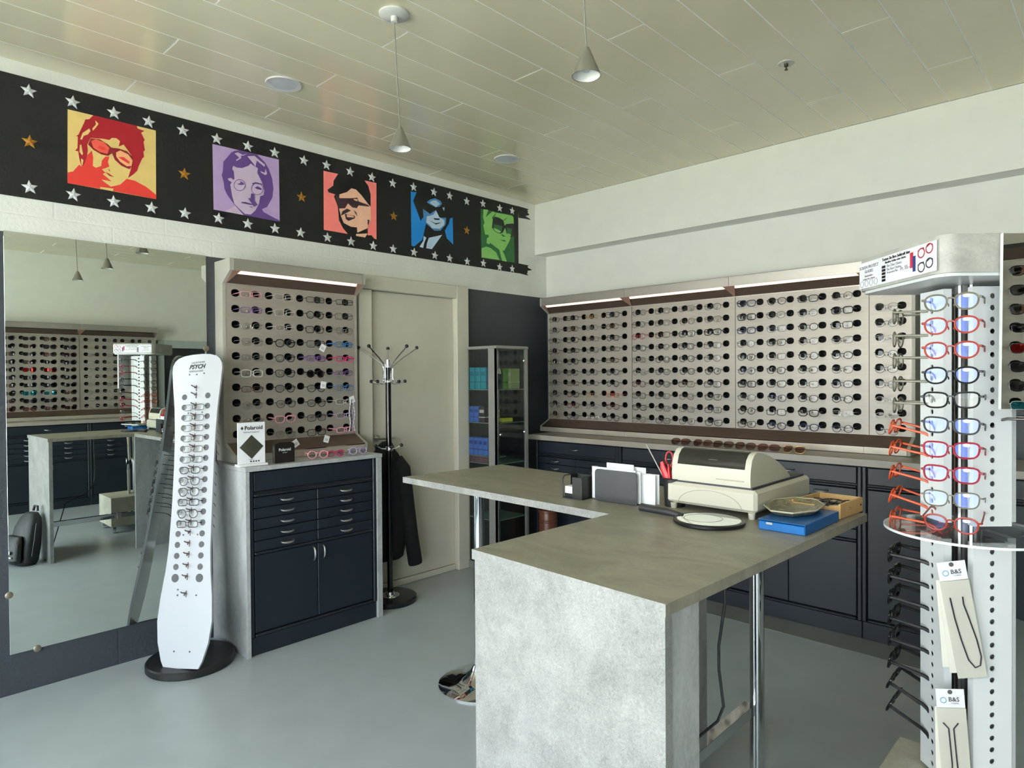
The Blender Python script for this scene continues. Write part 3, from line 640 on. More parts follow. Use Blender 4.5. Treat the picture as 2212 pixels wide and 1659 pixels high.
def frame_mat(nm):
    d = dict(black=((18, 17, 18), 0.25, 0), dark_brown=((48, 30, 24), 0.28, 0), charcoal=((52, 52, 54), 0.35, 0), grey=((120, 118, 114), 0.35, 0.3), silver=((176, 172, 166), 0.25, 0.85), gold=((176, 142, 88), 0.28, 0.85),
             bronze=((96, 72, 54), 0.3, 0.6), clear=((206, 200, 192), 0.2, 0), red=((150, 30, 34), 0.3, 0), burgundy=((92, 24, 34), 0.3, 0), orange=((206, 92, 52), 0.35, 0), purple=((112, 74, 140), 0.3, 0),
             pink=((222, 150, 162), 0.3, 0), magenta=((196, 54, 110), 0.3, 0), blue=((58, 118, 180), 0.3, 0), lilac=((178, 160, 200), 0.3, 0), navy=((34, 44, 84), 0.3, 0), olive=((104, 100, 84), 0.35, 0), coral=((150, 52, 40), 0.4, 0),
             vivid_orange=((190, 68, 24), 0.35, 0), wine=((140, 26, 46), 0.3, 0), teal=((44, 120, 130), 0.3, 0))[nm]
    return mat('frame_' + nm, d[0], d[1], d[2], var=0.05, scale=60)
SHN = dict(round='round', rect='narrow rectangular', oval='oval', panto='panto', way='wayfarer shaped', square='square', big='oversized')

# ================================================================== DISPLAY WALLS
MW = 0.833
HX = [(0.0552, 0.1717), (0.2531, 0.3696), (0.4500, 0.5671), (0.6485, 0.7660)]
ROWZ = [1.955 - 0.0891 * r for r in range(10)]
def holed_panel(width, cols):
    """Steel sheet with an oval opening for every temple."""
    m = MB(); z0, z1 = 1.106, 2.003
    xs = [0.0]; holes = []
    for c in range(cols):
        a, b = HX[c]; holes += [a, b]
    for i in range(len(holes) - 1): xs.append((holes[i] + holes[i+1]) / 2)
    xs.append(width)
    zs = [z1] + [(ROWZ[r] + ROWZ[r+1]) / 2 for r in range(9)] + [z0]
    rx, rz, dep = 0.0238, 0.0214, 0.014
    for i, hx in enumerate(holes):
        for r in range(10):
            X0, X1, Z1, Z0, cz = xs[i], xs[i+1], zs[r], zs[r+1], ROWZ[r]
            ang = sorted([2*PI*k/14 + 0.1 for k in range(14)] + [math.atan2(Z - cz, X - hx) % (2*PI) for X in (X0, X1) for Z in (Z0, Z1)])
            inn = []; out = []
            for a in ang:
                c, s = math.cos(a), math.sin(a)
                e = 2.4
                inn.append((hx + rx*math.copysign(abs(c)**(2/e), c), cz + rz*math.copysign(abs(s)**(2/e), s)))
                k = min([((X1 if c > 0 else X0) - hx)/c if abs(c) > 1e-9 else 9e9, ((Z1 if s > 0 else Z0) - cz)/s if abs(s) > 1e-9 else 9e9])
                out.append((hx + c*k, cz + s*k))
            n = len(ang)
            vs = [(u, 0, v) for u, v in out] + [(u, 0, v) for u, v in inn] + [(u, dep, v) for u, v in inn]
            fs = [[q, (q+1) % n, n + (q+1) % n, n + q] for q in range(n)]
            m._add(vs, fs, 0)
            m._add(vs, [[n + q, n + (q+1) % n, 2*n + (q+1) % n, 2*n + q] for q in range(n)], 1)
    return m
def display(label, loc, rz, mods, lit, ends, first_cheek, last_cheek, group, depth):
    """mods: list of (width, columns). Steel display wall with lamp hood above and sloped ledge below."""
    t = thing('display_wall', label, 'display', loc, rz, group)
    x = 0.0; tot = sum(w for w, c in mods)
    for w, cols in mods:
        key = ('panel', w, cols)
        if key not in GM: GM[key] = holed_panel(w, cols).mesh('panel', [M_panel, M_black], False)
        put('panel', GM[key], t, (x, 0, 0))
        nb = MB().tube([(0, 0, 0), (0, -0.016, 0.002)], 0.003, 6).ball((0, -0.018, 0.0025), 0.0065, 8, 6).mesh('nose_hook', M_satin)
        for c in range(cols):
            for r in range(10):
                put('nose_hook', nb, t, (x + sum(HX[c]) / 2, 0, ROWZ[r] - 0.014))
        # seam strip
        if x > 0: MB().box((x - 0.0015, -0.0012, 1.106), (x + 0.0015, 0.002, 2.003)).build('seam', M_navy_dark, t)
        # hood fascia, reflector, lamp
        hd = MB()
        hd.box((x + 0.001, -0.104, 2.066), (x + w - 0.001, -0.100, 2.132), 0.001)
        hd.box((x + 0.001, -0.104, 2.129), (x + w - 0.001, depth - 0.002, 2.132))
        hd = hd.build('hood', M_steel, t)
        MB().prism([(-0.066, 2.054), (0.0, 2.005), (0.004, 2.011), (-0.062, 2.060)], lambda u, v, d: (d, u, v), x + 0.002, x + w - 0.002).build('reflector', M_brown, hd)  # shade under the hood put into the plate's brown
        lm = MB().prism([(-0.098, 2.068), (-0.068, 2.053), (-0.066, 2.058), (-0.094, 2.074)], lambda u, v, d: (d, u, v), x + 0.03, x + w - 0.03)
        lm.build('lamp_strip', M_glow if lit else mat('unlit_lamp_strip', (60, 58, 54), 0.4), hd)
        MB().box((x + 0.001, -0.003, 2.001), (x + w - 0.001, 0.004, 2.007)).build('top_rail', M_steel, hd)
        # sloped ledge and lip
        MB().prism([(0.0, 1.106), (-0.112, 1.050), (-0.112, 1.044), (0.0, 1.098)], lambda u, v, d: (d, u, v), x + 0.0005, x + w - 0.0005).build('sloped_ledge', M_brown, t)
        MB().box((x + 0.0008, -0.112, 1.006), (x + w - 0.0008, -0.108, 1.0495)).build('lip', M_ledge, t)
        x += w
    for k, xs in enumerate([0.0] + [sum(w for w, c in mods[:i+1]) for i in range(len(mods))]):
        a = 0.0 if k == 0 else -0.042; b = 0.0 if k == len(mods) and not ends else 0.042
        if k == len(mods): b = 0.0
        MB().prism([(0, 0), (1, 0), (2, 0)], lambda u, v, d: [(xs + a, -0.1035, 2.0655), (xs + b, -0.1035, 2.0655), (xs, -0.003, 2.001)][int(u)] if d == 0 else [(xs + a, -0.1015, 2.0695), (xs + b, -0.1015, 2.0695), (xs, -0.001, 2.005)][int(u)], 0, 1).build('hood_bracket', mat('lamp_tinted_steel', (196, 158, 142), 0.35, 0.6), t)  # pink of the lamp's light put into the steel colour
    prof = [(depth - 0.001, 2.132), (-0.104, 2.132), (-0.104, 2.066), (-0.002, 2.003), (-0.002, 1.106), (-0.112, 1.050), (-0.112, 1.006), (depth - 0.001, 1.006)]
    for flag, xa, xb in ((first_cheek, -0.018, -0.0005), (last_cheek, tot + 0.0005, tot + 0.018)):
        if flag: MB().prism(prof, lambda u, v, d: (d, u, v), xa, xb).build('cheek', M_cheek, t)
    MB().box((0.002, 0.070, 1.11), (tot - 0.002, 0.075, 2.0)).build('backing', M_black, t)
    return t
DISP_B = display('long brushed steel eyeglasses display wall with lit hood on the back wall', (0.136, 0.03, 0), 0, [(MW, 4), (MW, 4), (MW, 4), (0.222, 1)], True, True, True, True, 'steel eyewear display walls', 0.12)
DISP_L = display('narrow steel eyeglasses display with lit hood between big mirror and cream door', (0.1, -2.722, 0), PI/2, [(MW, 4)], True, True, True, True, 'steel eyewear display walls', 0.1)
DISP_R = display('steel sunglasses display wall with unlit black hood on the right wall', (5.44, -1.330, 0), -PI/2, [(MW, 4), (MW, 4), (MW, 4)], False, True, True, True, 'steel eyewear display walls', 0.11)

def on_display(disp, xc, row, shape, thick, fmat, lmat, label, cat, group, tmat=None, dy=0.0):
    zh = glass_meshes(shape, thick)[3]
    R = Matrix.Rotation(disp.rotation_euler.z, 4, 'Z')
    loc = Matrix.Translation(disp.location)
    j = random.uniform
    M = loc @ R @ Matrix.Translation((xc + j(-0.002, 0.002), -0.082 + dy + j(-0.006, 0.006), ROWZ[row] - zh - 0.004 + j(-0.002, 0.001))) @ Matrix.Rotation(j(-0.03, 0.03), 4, 'Y') @ Matrix.Rotation(j(-0.05, 0.05), 4, 'Z') @ Matrix.Rotation(j(-0.03, 0.03), 4, 'X')
    return glasses(shape, thick, fmat, lmat, label, cat, group, M, tmat=tmat)
TH = dict(thin=0.0010, mid=0.0016, thick=0.0023)
def colour_word(c): return c.replace('_', ' ')
# back wall: panel one thin metal, two and three mostly black acetate, four pale
for p in range(4):
    for c in range(4 if p < 3 else 1):
        for r in range(10):
            rr = random.random()
            if p == 0:
                if c in (0, 2): col, sh, th = random.choice(['silver', 'grey', 'bronze', 'gold', 'charcoal']), random.choice(['oval', 'rect', 'rect', 'panto']), 'thin'
                else: col, sh, th = random.choice(['black', 'charcoal', 'black', 'bronze']), random.choice(['panto', 'round', 'rect', 'way']), 'mid'
                if (r, c) == (7, 3): col, sh, th = 'orange', 'rect', 'mid'
                if (r, c) in ((8, 3), (8, 1)): col, sh, th = 'burgundy', 'panto', 'mid'
            elif p == 1:
                col, sh, th = random.choice(['black', 'black', 'charcoal', 'dark_brown', 'bronze']), random.choice(['panto', 'round', 'way', 'square']), random.choice(['mid', 'mid', 'thin'])
                if c == 0: col = {2: 'red', 6: 'burgundy'}.get(r, random.choice(['charcoal', 'black', 'grey'])); th = 'mid'
                if (r, c) == (2, 3): col, sh, th = 'black', 'way', 'thick'
                if r < 2: th = 'thin'
            elif p == 2:
                col, sh, th = random.choice(['black', 'black', 'black', 'charcoal', 'dark_brown', 'navy']), random.choice(['panto', 'round', 'way', 'square', 'panto']), random.choice(['mid', 'mid', 'thick', 'thin'])
                if c == 0 and r in (1, 2, 6): sh, th = 'square', 'thick'
                if (r, c) == (3, 2): col, th = 'burgundy', 'thin'
                if (r, c) == (8, 3): col, th = 'clear', 'thin'
            else:
                col, sh, th = random.choice(['clear', 'silver', 'charcoal', 'black', 'clear']), random.choice(['round', 'panto', 'oval']), 'thin'
            place = ['leftmost', 'second', 'third', 'rightmost'][p]
            lab = '%s %s eyeglasses, row %s, column %s of %s back wall panel' % (colour_word(col), SHN[sh], NUM[r+1], NUM[c+1], place)
            on_display(DISP_B, p*MW + sum(HX[c])/2, r, sh, TH[th], frame_mat(col), M_lens, lab, 'eyeglasses', 'eyeglasses on the back wall display')
# left display by the door: colours as seen
LG = [[('pink', 'rect', 'mid'), ('clear', 'rect', 'thin'), ('charcoal', 'rect', 'mid'), ('charcoal', 'rect', 'mid')],
      [('purple', 'rect', 'mid'), ('clear', 'square', 'thin'), ('black', 'round', 'mid'), ('charcoal', 'square', 'thin')],
      [('silver', 'oval', 'thin'), ('clear', 'rect', 'thin'), ('black', 'square', 'mid'), ('grey', 'panto', 'mid')],
      [('grey', 'square', 'thin'), ('black', 'panto', 'thick'), ('charcoal', 'square', 'mid'), ('blue', 'rect', 'thick')],
      [('grey', 'rect', 'thin'), ('black', 'panto', 'mid'), ('purple', 'rect', 'thick'), ('magenta', 'rect', 'thick')],
      [('clear', 'square', 'thick'), ('black', 'way', 'mid'), ('black', 'round', 'thick'), ('purple', 'rect', 'mid')],
      [('bronze', 'rect', 'mid'), ('black', 'panto', 'mid'), ('black', 'panto', 'mid'), ('blue', 'square', 'mid')],
      [('grey', 'round', 'thin'), ('charcoal', 'panto', 'mid'), ('black', 'panto', 'mid'), ('clear', 'rect', 'mid')],
      [('silver', 'oval', 'thin'), ('pink', 'way', 'thick'), ('charcoal', 'square', 'mid'), ('lilac', 'rect', 'mid')],
      [('charcoal', 'rect', 'thin'), ('grey', 'panto', 'thin'), ('black', 'square', 'mid'), ('pink', 'rect', 'thick')]]
for r in range(10):
    for c in range(4):
        col, sh, th = LG[r][c]
        sun = (r, c) == (5, 2)
        lab = '%s %s %s, row %s, column %s of the display beside the door' % (colour_word(col), SHN[sh], 'sunglasses' if sun else 'eyeglasses', NUM[r+1], NUM[c+1])
        on_display(DISP_L, sum(HX[c])/2, r, sh, TH[th], frame_mat(col), M_lens_dark if sun else M_lens, lab, 'sunglasses' if sun else 'eyeglasses', 'eyeglasses on the display beside the door')
# right wall (mirror view): eyeglasses by the doorway, sunglasses beyond
for r in range(10):
    for c in range(4):
        col, sh, th = random.choice(['clear', 'silver', 'grey', 'charcoal', 'gold']), random.choice(['oval', 'rect', 'panto', 'round']), 'thin'
        lab = '%s %s eyeglasses, row %s, column %s of right wall panel nearest the doorway' % (colour_word(col), SHN[sh], NUM[r+1], NUM[c+1])
        on_display(DISP_R, sum(HX[c])/2, r, sh, TH[th], frame_mat(col), M_lens, lab, 'eyeglasses', 'eyeglasses on the right wall display')
for p in (1, 2):
    for r in range(10):
        for c in range(4):
            col, sh, th = random.choice(['black', 'black', 'dark_brown', 'charcoal', 'burgundy']), random.choice(['big', 'way', 'square', 'big']), random.choice(['mid', 'thick'])
            lm, lw = random.choice([(M_lens_dark, 'dark'), (M_lens_dark, 'dark'), (M_lens_brown, 'brown')])
            if p == 1:
                if (r, c) in ((4, 1), (4, 2)): lm, lw = M_lens_red, 'red mirrored'
                if (r, c) == (7, 2): lm, lw, col = M_lens_teal, 'teal mirrored', 'teal'
                if (r, c) == (7, 1): lm, lw, col, th = M_lens_teal, 'pale teal', 'clear', 'thin'
            lab = '%s sunglasses, %s lenses, row %s, column %s of right wall %s panel' % (colour_word(col), lw, NUM[r+1], NUM[c+1], ['', 'middle', 'far'][p])
            on_display(DISP_R, p*MW + sum(HX[c])/2, r, sh, TH[th], frame_mat(col), lm, lab, 'sunglasses', 'sunglasses on the right wall display')

# ================================================================== CABINETS
def pull(vertical=False, L=0.075, m=None):
    key = ('pull', vertical, L)
    if key not in GM:
        pts = []
        for k in range(9):
            a = PI*k/8
            p = (-math.cos(a)*L/2, -0.003 - math.sin(a)**0.8*0.022, -0.006*math.sin(a))
            pts.append(p if not vertical else (p[2]*0, p[1], p[0]))
        GM[key] = MB().tube(pts, [0.0035 + 0.0025*math.sin(PI*k/8) for k in range(9)], 6).mesh('handle', M_satin)
    return GM[key]
def cabinet(label, loc, rz, w, depth, h, layout, group):
    t = thing('drawer_cabinet', label, 'cabinet', loc, rz, group)
    cs = MB()
    cs.box((0, 0.012, 0.1), (0.018, depth, h)); cs.box((w - 0.018, 0.012, 0.1), (w, depth, h)); cs.box((0.018, 0.03, 0.1), (w - 0.018, depth, h))
    cs.box((0.0, -0.006, 0.1), (0.022, 0.012, h), 0.004); cs.box((w - 0.022, -0.006, 0.1), (w, 0.012, h), 0.004)
    cs.build('carcass', M_navy, t)
    MB().box((0.0, 0.004, 0.0), (w, 0.022, 0.098), 0.003).build('plinth', M_navy, t)
    a, b = 0.026, w - 0.026
    def front(nm, x0, x1, z0, z1, par=t, y0=0.0): return MB().box((x0 + 0.0015, y0, z0 + 0.0015), (x1 - 0.0015, 0.02, z1 - 0.0015), 0.0025).build(nm, M_navy, par)
    def rail(z): MB().box((a, -0.009, z - 0.007), (b, 0.02, z + 0.007), 0.005).build('rail', M_navy, t)
    mid = w / 2
    top = h - 0.004
    rail(0.107)
    if layout == 'left':
        front('fascia', a, b, top - 0.105, top)
        MB().box((a, 0.006, top - 0.122), (b, 0.028, top - 0.106)).build('shadow_gap', M_navy_dark, t)
        zt = top - 0.124; rail(zt + 0.0); zt -= 0.010
    else:
        d = front('drawer', a, b, top - 0.095, top); put('handle', pull(), d, (mid, 0, top - 0.045))
        MB().box((a, 0.006, top - 0.108), (b, 0.028, top - 0.096)).build('shadow_gap', M_navy_dark, t)
        zt = top - 0.112; rail(zt); zt -= 0.010
    if layout == 'door':
        front('door', a, b, 0.118, zt)
    else:
        zb = 0.548
        n = 5; s = (zt - zb) / n
        for side, (x0, x1) in enumerate(((a, mid), (mid, b))):
            for k in range(n):
                d = front('drawer', x0, x1, zt - s*(k+1), zt - s*k)
                put('handle', pull(), d, ((x0 + x1)/2, 0, zt - s*(k + 0.45)))
        rail(zb - 0.007)
        for side, (x0, x1) in enumerate(((a, mid), (mid, b))):
            d = front('door', x0, x1, 0.118, zb - 0.016)
            put('handle', pull(True), d, (mid + (-0.03 if side == 0 else 0.03), 0, zb - 0.07))
    return t
CABL = cabinet('navy drawer cabinet in a grey concrete-look surround below the left display', (0.425, -2.748, 0), PI/2, 0.790, 0.40, 0.978, 'left', 'navy drawer cabinets')
bl = ['navy drawer cabinet under the back counter, leftmost, beside the glass vitrine', 'navy drawer cabinet under the back counter, second from the left, behind the cash register',
      'navy drawer cabinet under the back counter, third from the left', 'navy door cabinet under the back counter, rightmost, behind the rotating stand']
for k in range(4):
    cabinet(bl[k], (0.275 + 0.806*k, -0.318, 0), 0, 0.804, 0.45, 0.958, 'door' if k == 3 else 'back', 'navy drawer cabinets')
for k in range(3):
    cabinet('navy drawer cabinet on the right wall, %s from the doorway, seen in the mirror' % ORD[k+1], (5.09, -1.345 - 0.806*k, 0), -PI/2, 0.804, 0.45, 0.958, 'back', 'navy drawer cabinets')
# surround of the left cabinet
t = thing('cabinet_surround', 'grey concrete-look top and side panels around the navy cabinet by the mirror', 'counter', (0, -2.345, 0))
MB().box((0.0015, -0.426, 0.0), (0.437, -0.404, 0.979), 0.001).build('side_panel', M_conc_v, t)
MB().box((0.0015, 0.389, 0.0), (0.437, 0.424, 0.979), 0.001).build('side_panel', M_conc_v, t)
MB().box((0.0015, -0.428, 0.980), (0.440, 0.426, 1.003), 0.001).build('counter_slab', M_conc_v, t)
t = MB().box((0.235, -0.362, 0.964), (3.52, 0.149, 1.003), 0.0015).build('counter_slab', mat('grey_beige_counter', (158, 150, 140), 0.4, var=0.05)); tag(t, 'long grey counter slab on the navy cabinets along the back wall', 'counter')
t = MB().box((5.046, -3.78, 0.964), (5.549, -1.34, 1.003), 0.0015).build('counter_slab', mat('grey_beige_counter', (158, 150, 140), 0.4)); tag(t, 'grey counter slab on the cabinets of the right wall', 'counter')

# ================================================================== RECEPTION DESK
M_desk_edge = M_conc_v
dk = thing('reception_desk', 'L-shaped grey concrete-look reception desk on chrome legs in the room centre', 'desk', (2.5, -2.43, 0))
def dpt(x, y): return (x - 2.5, y + 2.43)
top = MB()
outl = [dpt(2.487, -3.062), dpt(3.101, -3.089), dpt(3.141, -1.860), dpt(1.335, -1.782), dpt(1.290, -2.398), dpt(2.500, -2.437)]
top.prism(outl, lambda u, v, d: (u, v, d), 0.974, 1.000)
top.build('desktop', M_conc_top, dk, smooth=False)
# bright edge banding on the sides that face the windows
for a, b in ((outl[0], outl[1]), (outl[4], outl[5])):
    eb = MB(); d = (Vector(b) - Vector(a)).normalized(); nrm = Vector((d.y, -d.x))
    p = [Vector(a) , Vector(b), Vector(b) + nrm*0.0012, Vector(a) + nrm*0.0012]
    eb.prism([tuple(q) for q in p], lambda u, v, dd: (u, v, dd), 0.9735, 1.0003)
    eb.build('edge_band', M_conc_front, dk, smooth=False)
fp = MB().prism([dpt(2.492, -3.057), dpt(3.096, -3.084), dpt(3.097, -3.058), dpt(2.493, -3.031)], lambda u, v, d: (u, v, d), 0.0, 0.9738)
fp.build('front_panel', M_conc_front, dk, smooth=False)
MB().prism([dpt(3.068, -3.056), dpt(3.093, -3.057), dpt(3.098, -2.945), dpt(3.073, -2.944)], lambda u, v, d: (u, v, d), 0.0, 0.9738).build('side_return', M_conc_v, dk, smooth=False)
MB().prism([dpt(2.500, -2.432), dpt(2.525, -2.433), dpt(2.548, -1.842), dpt(2.523, -1.841)], lambda u, v, d: (u, v, d), 0.0, 0.9738).build('inner_panel', M_conc_v, dk, smooth=False)
def leg(x, y, base):
    p = dpt(x, y)
    l = MB().lathe([(0.026, 0.0 if not base else 0.06), (0.026, 0.955), (0.045, 0.962), (0.045, 0.9735), (0.001, 0.9735)], 24, (p[0], p[1], 0), cap=False).build('leg', M_chrome, dk)
    if base: MB().lathe([(0.200, 0.0), (0.200, 0.006), (0.185, 0.014), (0.120, 0.028), (0.070, 0.045), (0.045, 0.068), (0.032, 0.10), (0.0265, 0.14), (0.0265, 0.15)], 40, (p[0], p[1], 0.0005), cap=False).build('base', M_chrome, l)
leg(1.520, -2.125, True)
leg(2.800, -1.950, False)
rl = MB().box((0.262, -0.602, 0.240), (0.302, 0.458, 0.280), 0.001).build('foot_rail', M_chrome, dk)
MB().box((0.256, -0.075, 0.233), (0.308, -0.045, 0.287), 0.003).build('bracket', M_satin, rl)
cb = MB().tube([(3.0, -2.62, 0.974), (3.002, -2.62, 0.86), (2.984, -2.62, 0.74), (2.984, -2.62, 0.677), (2.997, -2.62, 0.58), (2.985, -2.63, 0.54), (2.95, -2.66, 0.50), (2.93, -2.70, 0.47), (2.92, -2.86, 0.40), (2.93, -2.95, 0.06), (2.94, -2.97, 0.0045)], 0.004, 6).build('power_cable', M_blackp)
tag(cb, 'thin black cable hanging below the desk beside the chrome leg', 'cable')

Z = 1.0005
# memo cube
t = thing('memo_holder', 'black mesh memo cube holding white note paper on the desk', 'holder', (2.235, -2.262, Z), 0.0)
M_mesh = mat('black_mesh', (30, 30, 30), 0.5)
h = MB()
for sx in (-1, 1):
    pts = [(sx*0.045, -0.045, 0.002), (sx*0.045, -0.045, 0.075), (sx*0.045, -0.035, 0.085), (sx*0.045, 0.035, 0.085), (sx*0.045, 0.045, 0.075), (sx*0.045, 0.045, 0.002)]
    h.tube(pts, 0.0022, 6)
h.tube([(-0.045, 0.045, 0.08), (0.045, 0.045, 0.08)], 0.002, 6); h.box((-0.047, -0.047, 0.0), (0.047, 0.047, 0.003))
h.box((0.043, -0.044, 0.003), (0.045, 0.044, 0.083)); h.box((-0.044, 0.0435, 0.003), (0.044, 0.0455, 0.083)); h.box((-0.045, 0.0, 0.003), (-0.043, 0.044, 0.083)); h.box((0.0, -0.0455, 0.003), (0.044, -0.0435, 0.083), 0.0)
h.build('frame', M_mesh, t)
MB().box((-0.040, -0.040, 0.018), (0.040, 0.040, 0.045), 0.001).build('note_paper', M_paper, t)
MB().box((-0.041, -0.041, 0.0032), (0.041, 0.041, 0.0176)).build('tray', M_blackp, t)
# letter rack with envelopes
t = thing('letter_rack', 'black metal letter rack standing before the white envelopes on the desk', 'letter rack', (2.405, -2.265, Z), 0.03)
def rrect(w, h, r, n=5):
    P = []
    for cx, cy_, a0 in ((w/2 - r, r*0.2, -90), (w/2 - r, h - r, 0), (-w/2 + r, h - r, 90), (-w/2 + r, r*0.2, 180)):
        for k in range(n + 1):
            a = math.radians(a0 + 90*k/n)
            rr = r if cy_ > r else r*0.2
            P.append((cx + (r if cy_ > r*0.5 else r)*math.cos(a) * (1 if cy_ > r*0.5 else 1), cy_ + rr*math.sin(a)))
    return P
M_rack = mat('anthracite_sheet_metal', (50, 52, 56), 0.45, 0.1)
MB().prism(rrect(0.182, 0.118, 0.014), lambda u, v, d: (u, d, v + 0.001), -0.002, 0.002).build('front_plate', M_rack, t)
MB().prism(rrect(0.182, 0.118, 0.014), lambda u, v, d: (u, d + 0.075, v + 0.001), -0.002, 0.002).build('rear_plate', M_rack, t)
MB().box((-0.085, 0.0022, 0.0), (0.085, 0.0728, 0.004)).build('floor_plate', M_rack, t)
env = [(-0.115, 0.080, 0.125, 0.010), (-0.100, 0.095, 0.120, 0.019), (-0.060, 0.060, 0.142, 0.028), (-0.085, 0.145, 0.112, 0.037), (-0.03, 0.100, 0.133, 0.046), (-0.10, 0.150, 0.112, 0.055)]
for i, (a, b, hh, yy) in enumerate(env):
    o = MB().box((2.405 + a, -2.265 + yy, Z + 0.0045), (2.405 + b, -2.265 + yy + 0.004, Z + hh), 0.0008).build('envelope', M_paper)
    tag(o, ['white envelope frontmost in the black letter rack, left end sticking out', 'white envelope second from the front in the letter rack', 'tallest narrow white card in the middle of the letter rack',
            'white envelope in the letter rack reaching far to the right', 'white card rising above the right half of the letter rack', 'white envelope at the very back of the letter rack'][i], 'envelope', 'envelopes in the letter rack')
# pen cup and tools
t = thing('pen_cup', 'black mesh pen cup beside the cash register', 'pen cup', (2.594, -2.168, Z))
cup = MB().lathe([(0.001, 0.0), (0.036, 0.0), (0.040, 0.098), (0.038, 0.1), (0.036, 0.098), (0.033, 0.004), (0.001, 0.004)], 24, cap=False); cup.build('cup', M_mesh, t)
MB().lathe([(0.038, 0.098), (0.0405, 0.098), (0.0412, 0.101), (0.0385, 0.102)], 24, cap=False).build('rim', M_blackp, t)
c0 = Vector((2.594, -2.168, Z))
def stick(nm, lab, cat, a, b, r, m, n=8):
    o = MB().tube([c0 + Vector(a), c0 + Vector(b)], r, n).build(nm, m); tag(o, lab, cat); return o
stick('stick', 'long thin grey stick leaning left out of the pen cup', 'stick', (0.012, 0.0, 0.006), (-0.105, -0.02, 0.216), 0.0026, mat('grey_metal_stick', (150, 146, 138), 0.35, 0.6))
stick('pen', 'black pen standing at the right of the pen cup', 'pen', (0.002, -0.01, 0.006), (0.032, -0.006, 0.148), 0.0042, M_blackp)
stick('pencil', 'dark grey pencil behind the red scissors in the pen cup', 'pencil', (0.016, 0.012, 0.006), (0.022, 0.028, 0.135), 0.0035, mat('dark_grey_lacquer', (66, 66, 66), 0.4))
pl = thing('hand_tool', 'red handled tool leaning left in the pen cup', 'tool', tuple(c0))
pv = MB().tube([(0.008, -0.012, 0.008), (-0.012, -0.018, 0.075)], 0.006, 8); pv.build('shank', M_satin, pl)
MB().tube([(-0.012, -0.018, 0.075), (-0.022, -0.02, 0.105), (-0.034, -0.022, 0.135), (-0.040, -0.022, 0.158)], [0.012, 0.013, 0.011, 0.006], 10, flat=0.6).build('grip', mat('red_plastic', (196, 26, 34), 0.3), pl)
MB().tube([(-0.004, -0.018, 0.075), (-0.008, -0.02, 0.11), (-0.012, -0.022, 0.15)], [0.010, 0.010, 0.006], 10, flat=0.6).build('grip', mat('red_plastic', (196, 26, 34), 0.3), pl)
sc = thing('scissors', 'scissors with red loop handles standing in the pen cup', 'scissors', tuple(c0))
MB().tube([(0.004, 0.0, 0.008), (0.004, 0.0, 0.10)], 0.005, 6, flat=0.3).build('blade', M_satin, sc)
MB().tube([(0.010, 0.0, 0.01), (0.008, 0.0, 0.10)], 0.005, 6, flat=0.3).build('blade', M_satin, sc)
M_redh = mat('red_scissor_plastic', (170, 34, 36), 0.35)
for s, xx, zz in ((-1, -0.020, 0.168), (1, 0.022, 0.166)):
    ring = [(xx + 0.015*math.cos(2*PI*k/16), 0.002*s, zz + 0.026*math.sin(2*PI*k/16)) for k in range(16)]
    MB().tube(ring, 0.0034, 7, closed=True).tube([(0.006, 0.0, 0.10), (0.004*s + 0.004, 0.001*s, 0.125), (xx*0.6, 0.002*s, zz - 0.024)], 0.0045, 7).build('handle_loop', M_redh, sc)

# cash register
rg = thing('cash_register', 'beige electronic cash register with smoked window on the desk', 'cash register', (2.748, -2.212, Z), -0.01)
MB().box((-0.165, 0.0, 0.020), (0.165, 0.465, 0.094), 0.010).build('drawer_base', M_regis, rg)
arc = [(0.115*math.cos(PI*k/20)*1.0, 0.026 + 0.052*math.sin(PI*k/20)) for k in range(21)]
MB().tube([(u, -0.0004, v) for u, v in arc], 0.0012, 5).build('embossed_arc', mat('beige_shadow_line', (170, 166, 148), 0.5), rg)
MB().box((-0.155, 0.012, 0.094), (0.148, 0.445, 0.100)).build('gap_line', mat('dark_violet_gap', (44, 42, 54), 0.5), rg)
prof = [(0.014, 0.100), (0.012, 0.125), (0.016, 0.160), (0.026, 0.188), (0.044, 0.205), (0.066, 0.212), (0.10, 0.208), (0.17, 0.190), (0.24, 0.163), (0.30, 0.132), (0.335, 0.108), (0.34, 0.100)]
up = MB().prism(prof, lambda u, v, d: (d, u, v), -0.148, 0.140); 
up.build('housing', M_regis, rg)
win = [(0.0145, 0.158), (0.0165, 0.165), (0.0255, 0.1895), (0.044, 0.2065), (0.066, 0.2135), (0.085, 0.2115), (0.085, 0.2105), (0.066, 0.2115), (0.044, 0.2035), (0.0275, 0.1875), (0.018, 0.162)]
MB().prism(win, lambda u, v, d: (d, u, v), -0.127, 0.120).build('display_window', M_regis2, rg)
MB().box((-0.012, 0.020, 0.1805), (0.022, 0.0215, 0.1825)).build('display_digits', mat('dim_digits', (84, 84, 66), 0.4), rg)
MB().box((0.02, 0.0105, 0.117), (0.118, 0.013, 0.121)).build('paper_slot', mat('beige_shadow_line', (170, 166, 148), 0.5), rg)
fm = MB().lathe([(0.001, 0), (0.010, 0), (0.012, 0.020), (0.001, 0.020)], 14).mesh('foot', M_regis)
for x in (-0.14, 0.145):
    for y in (0.012, 0.44): put('foot', fm, rg, (x, y, 0))
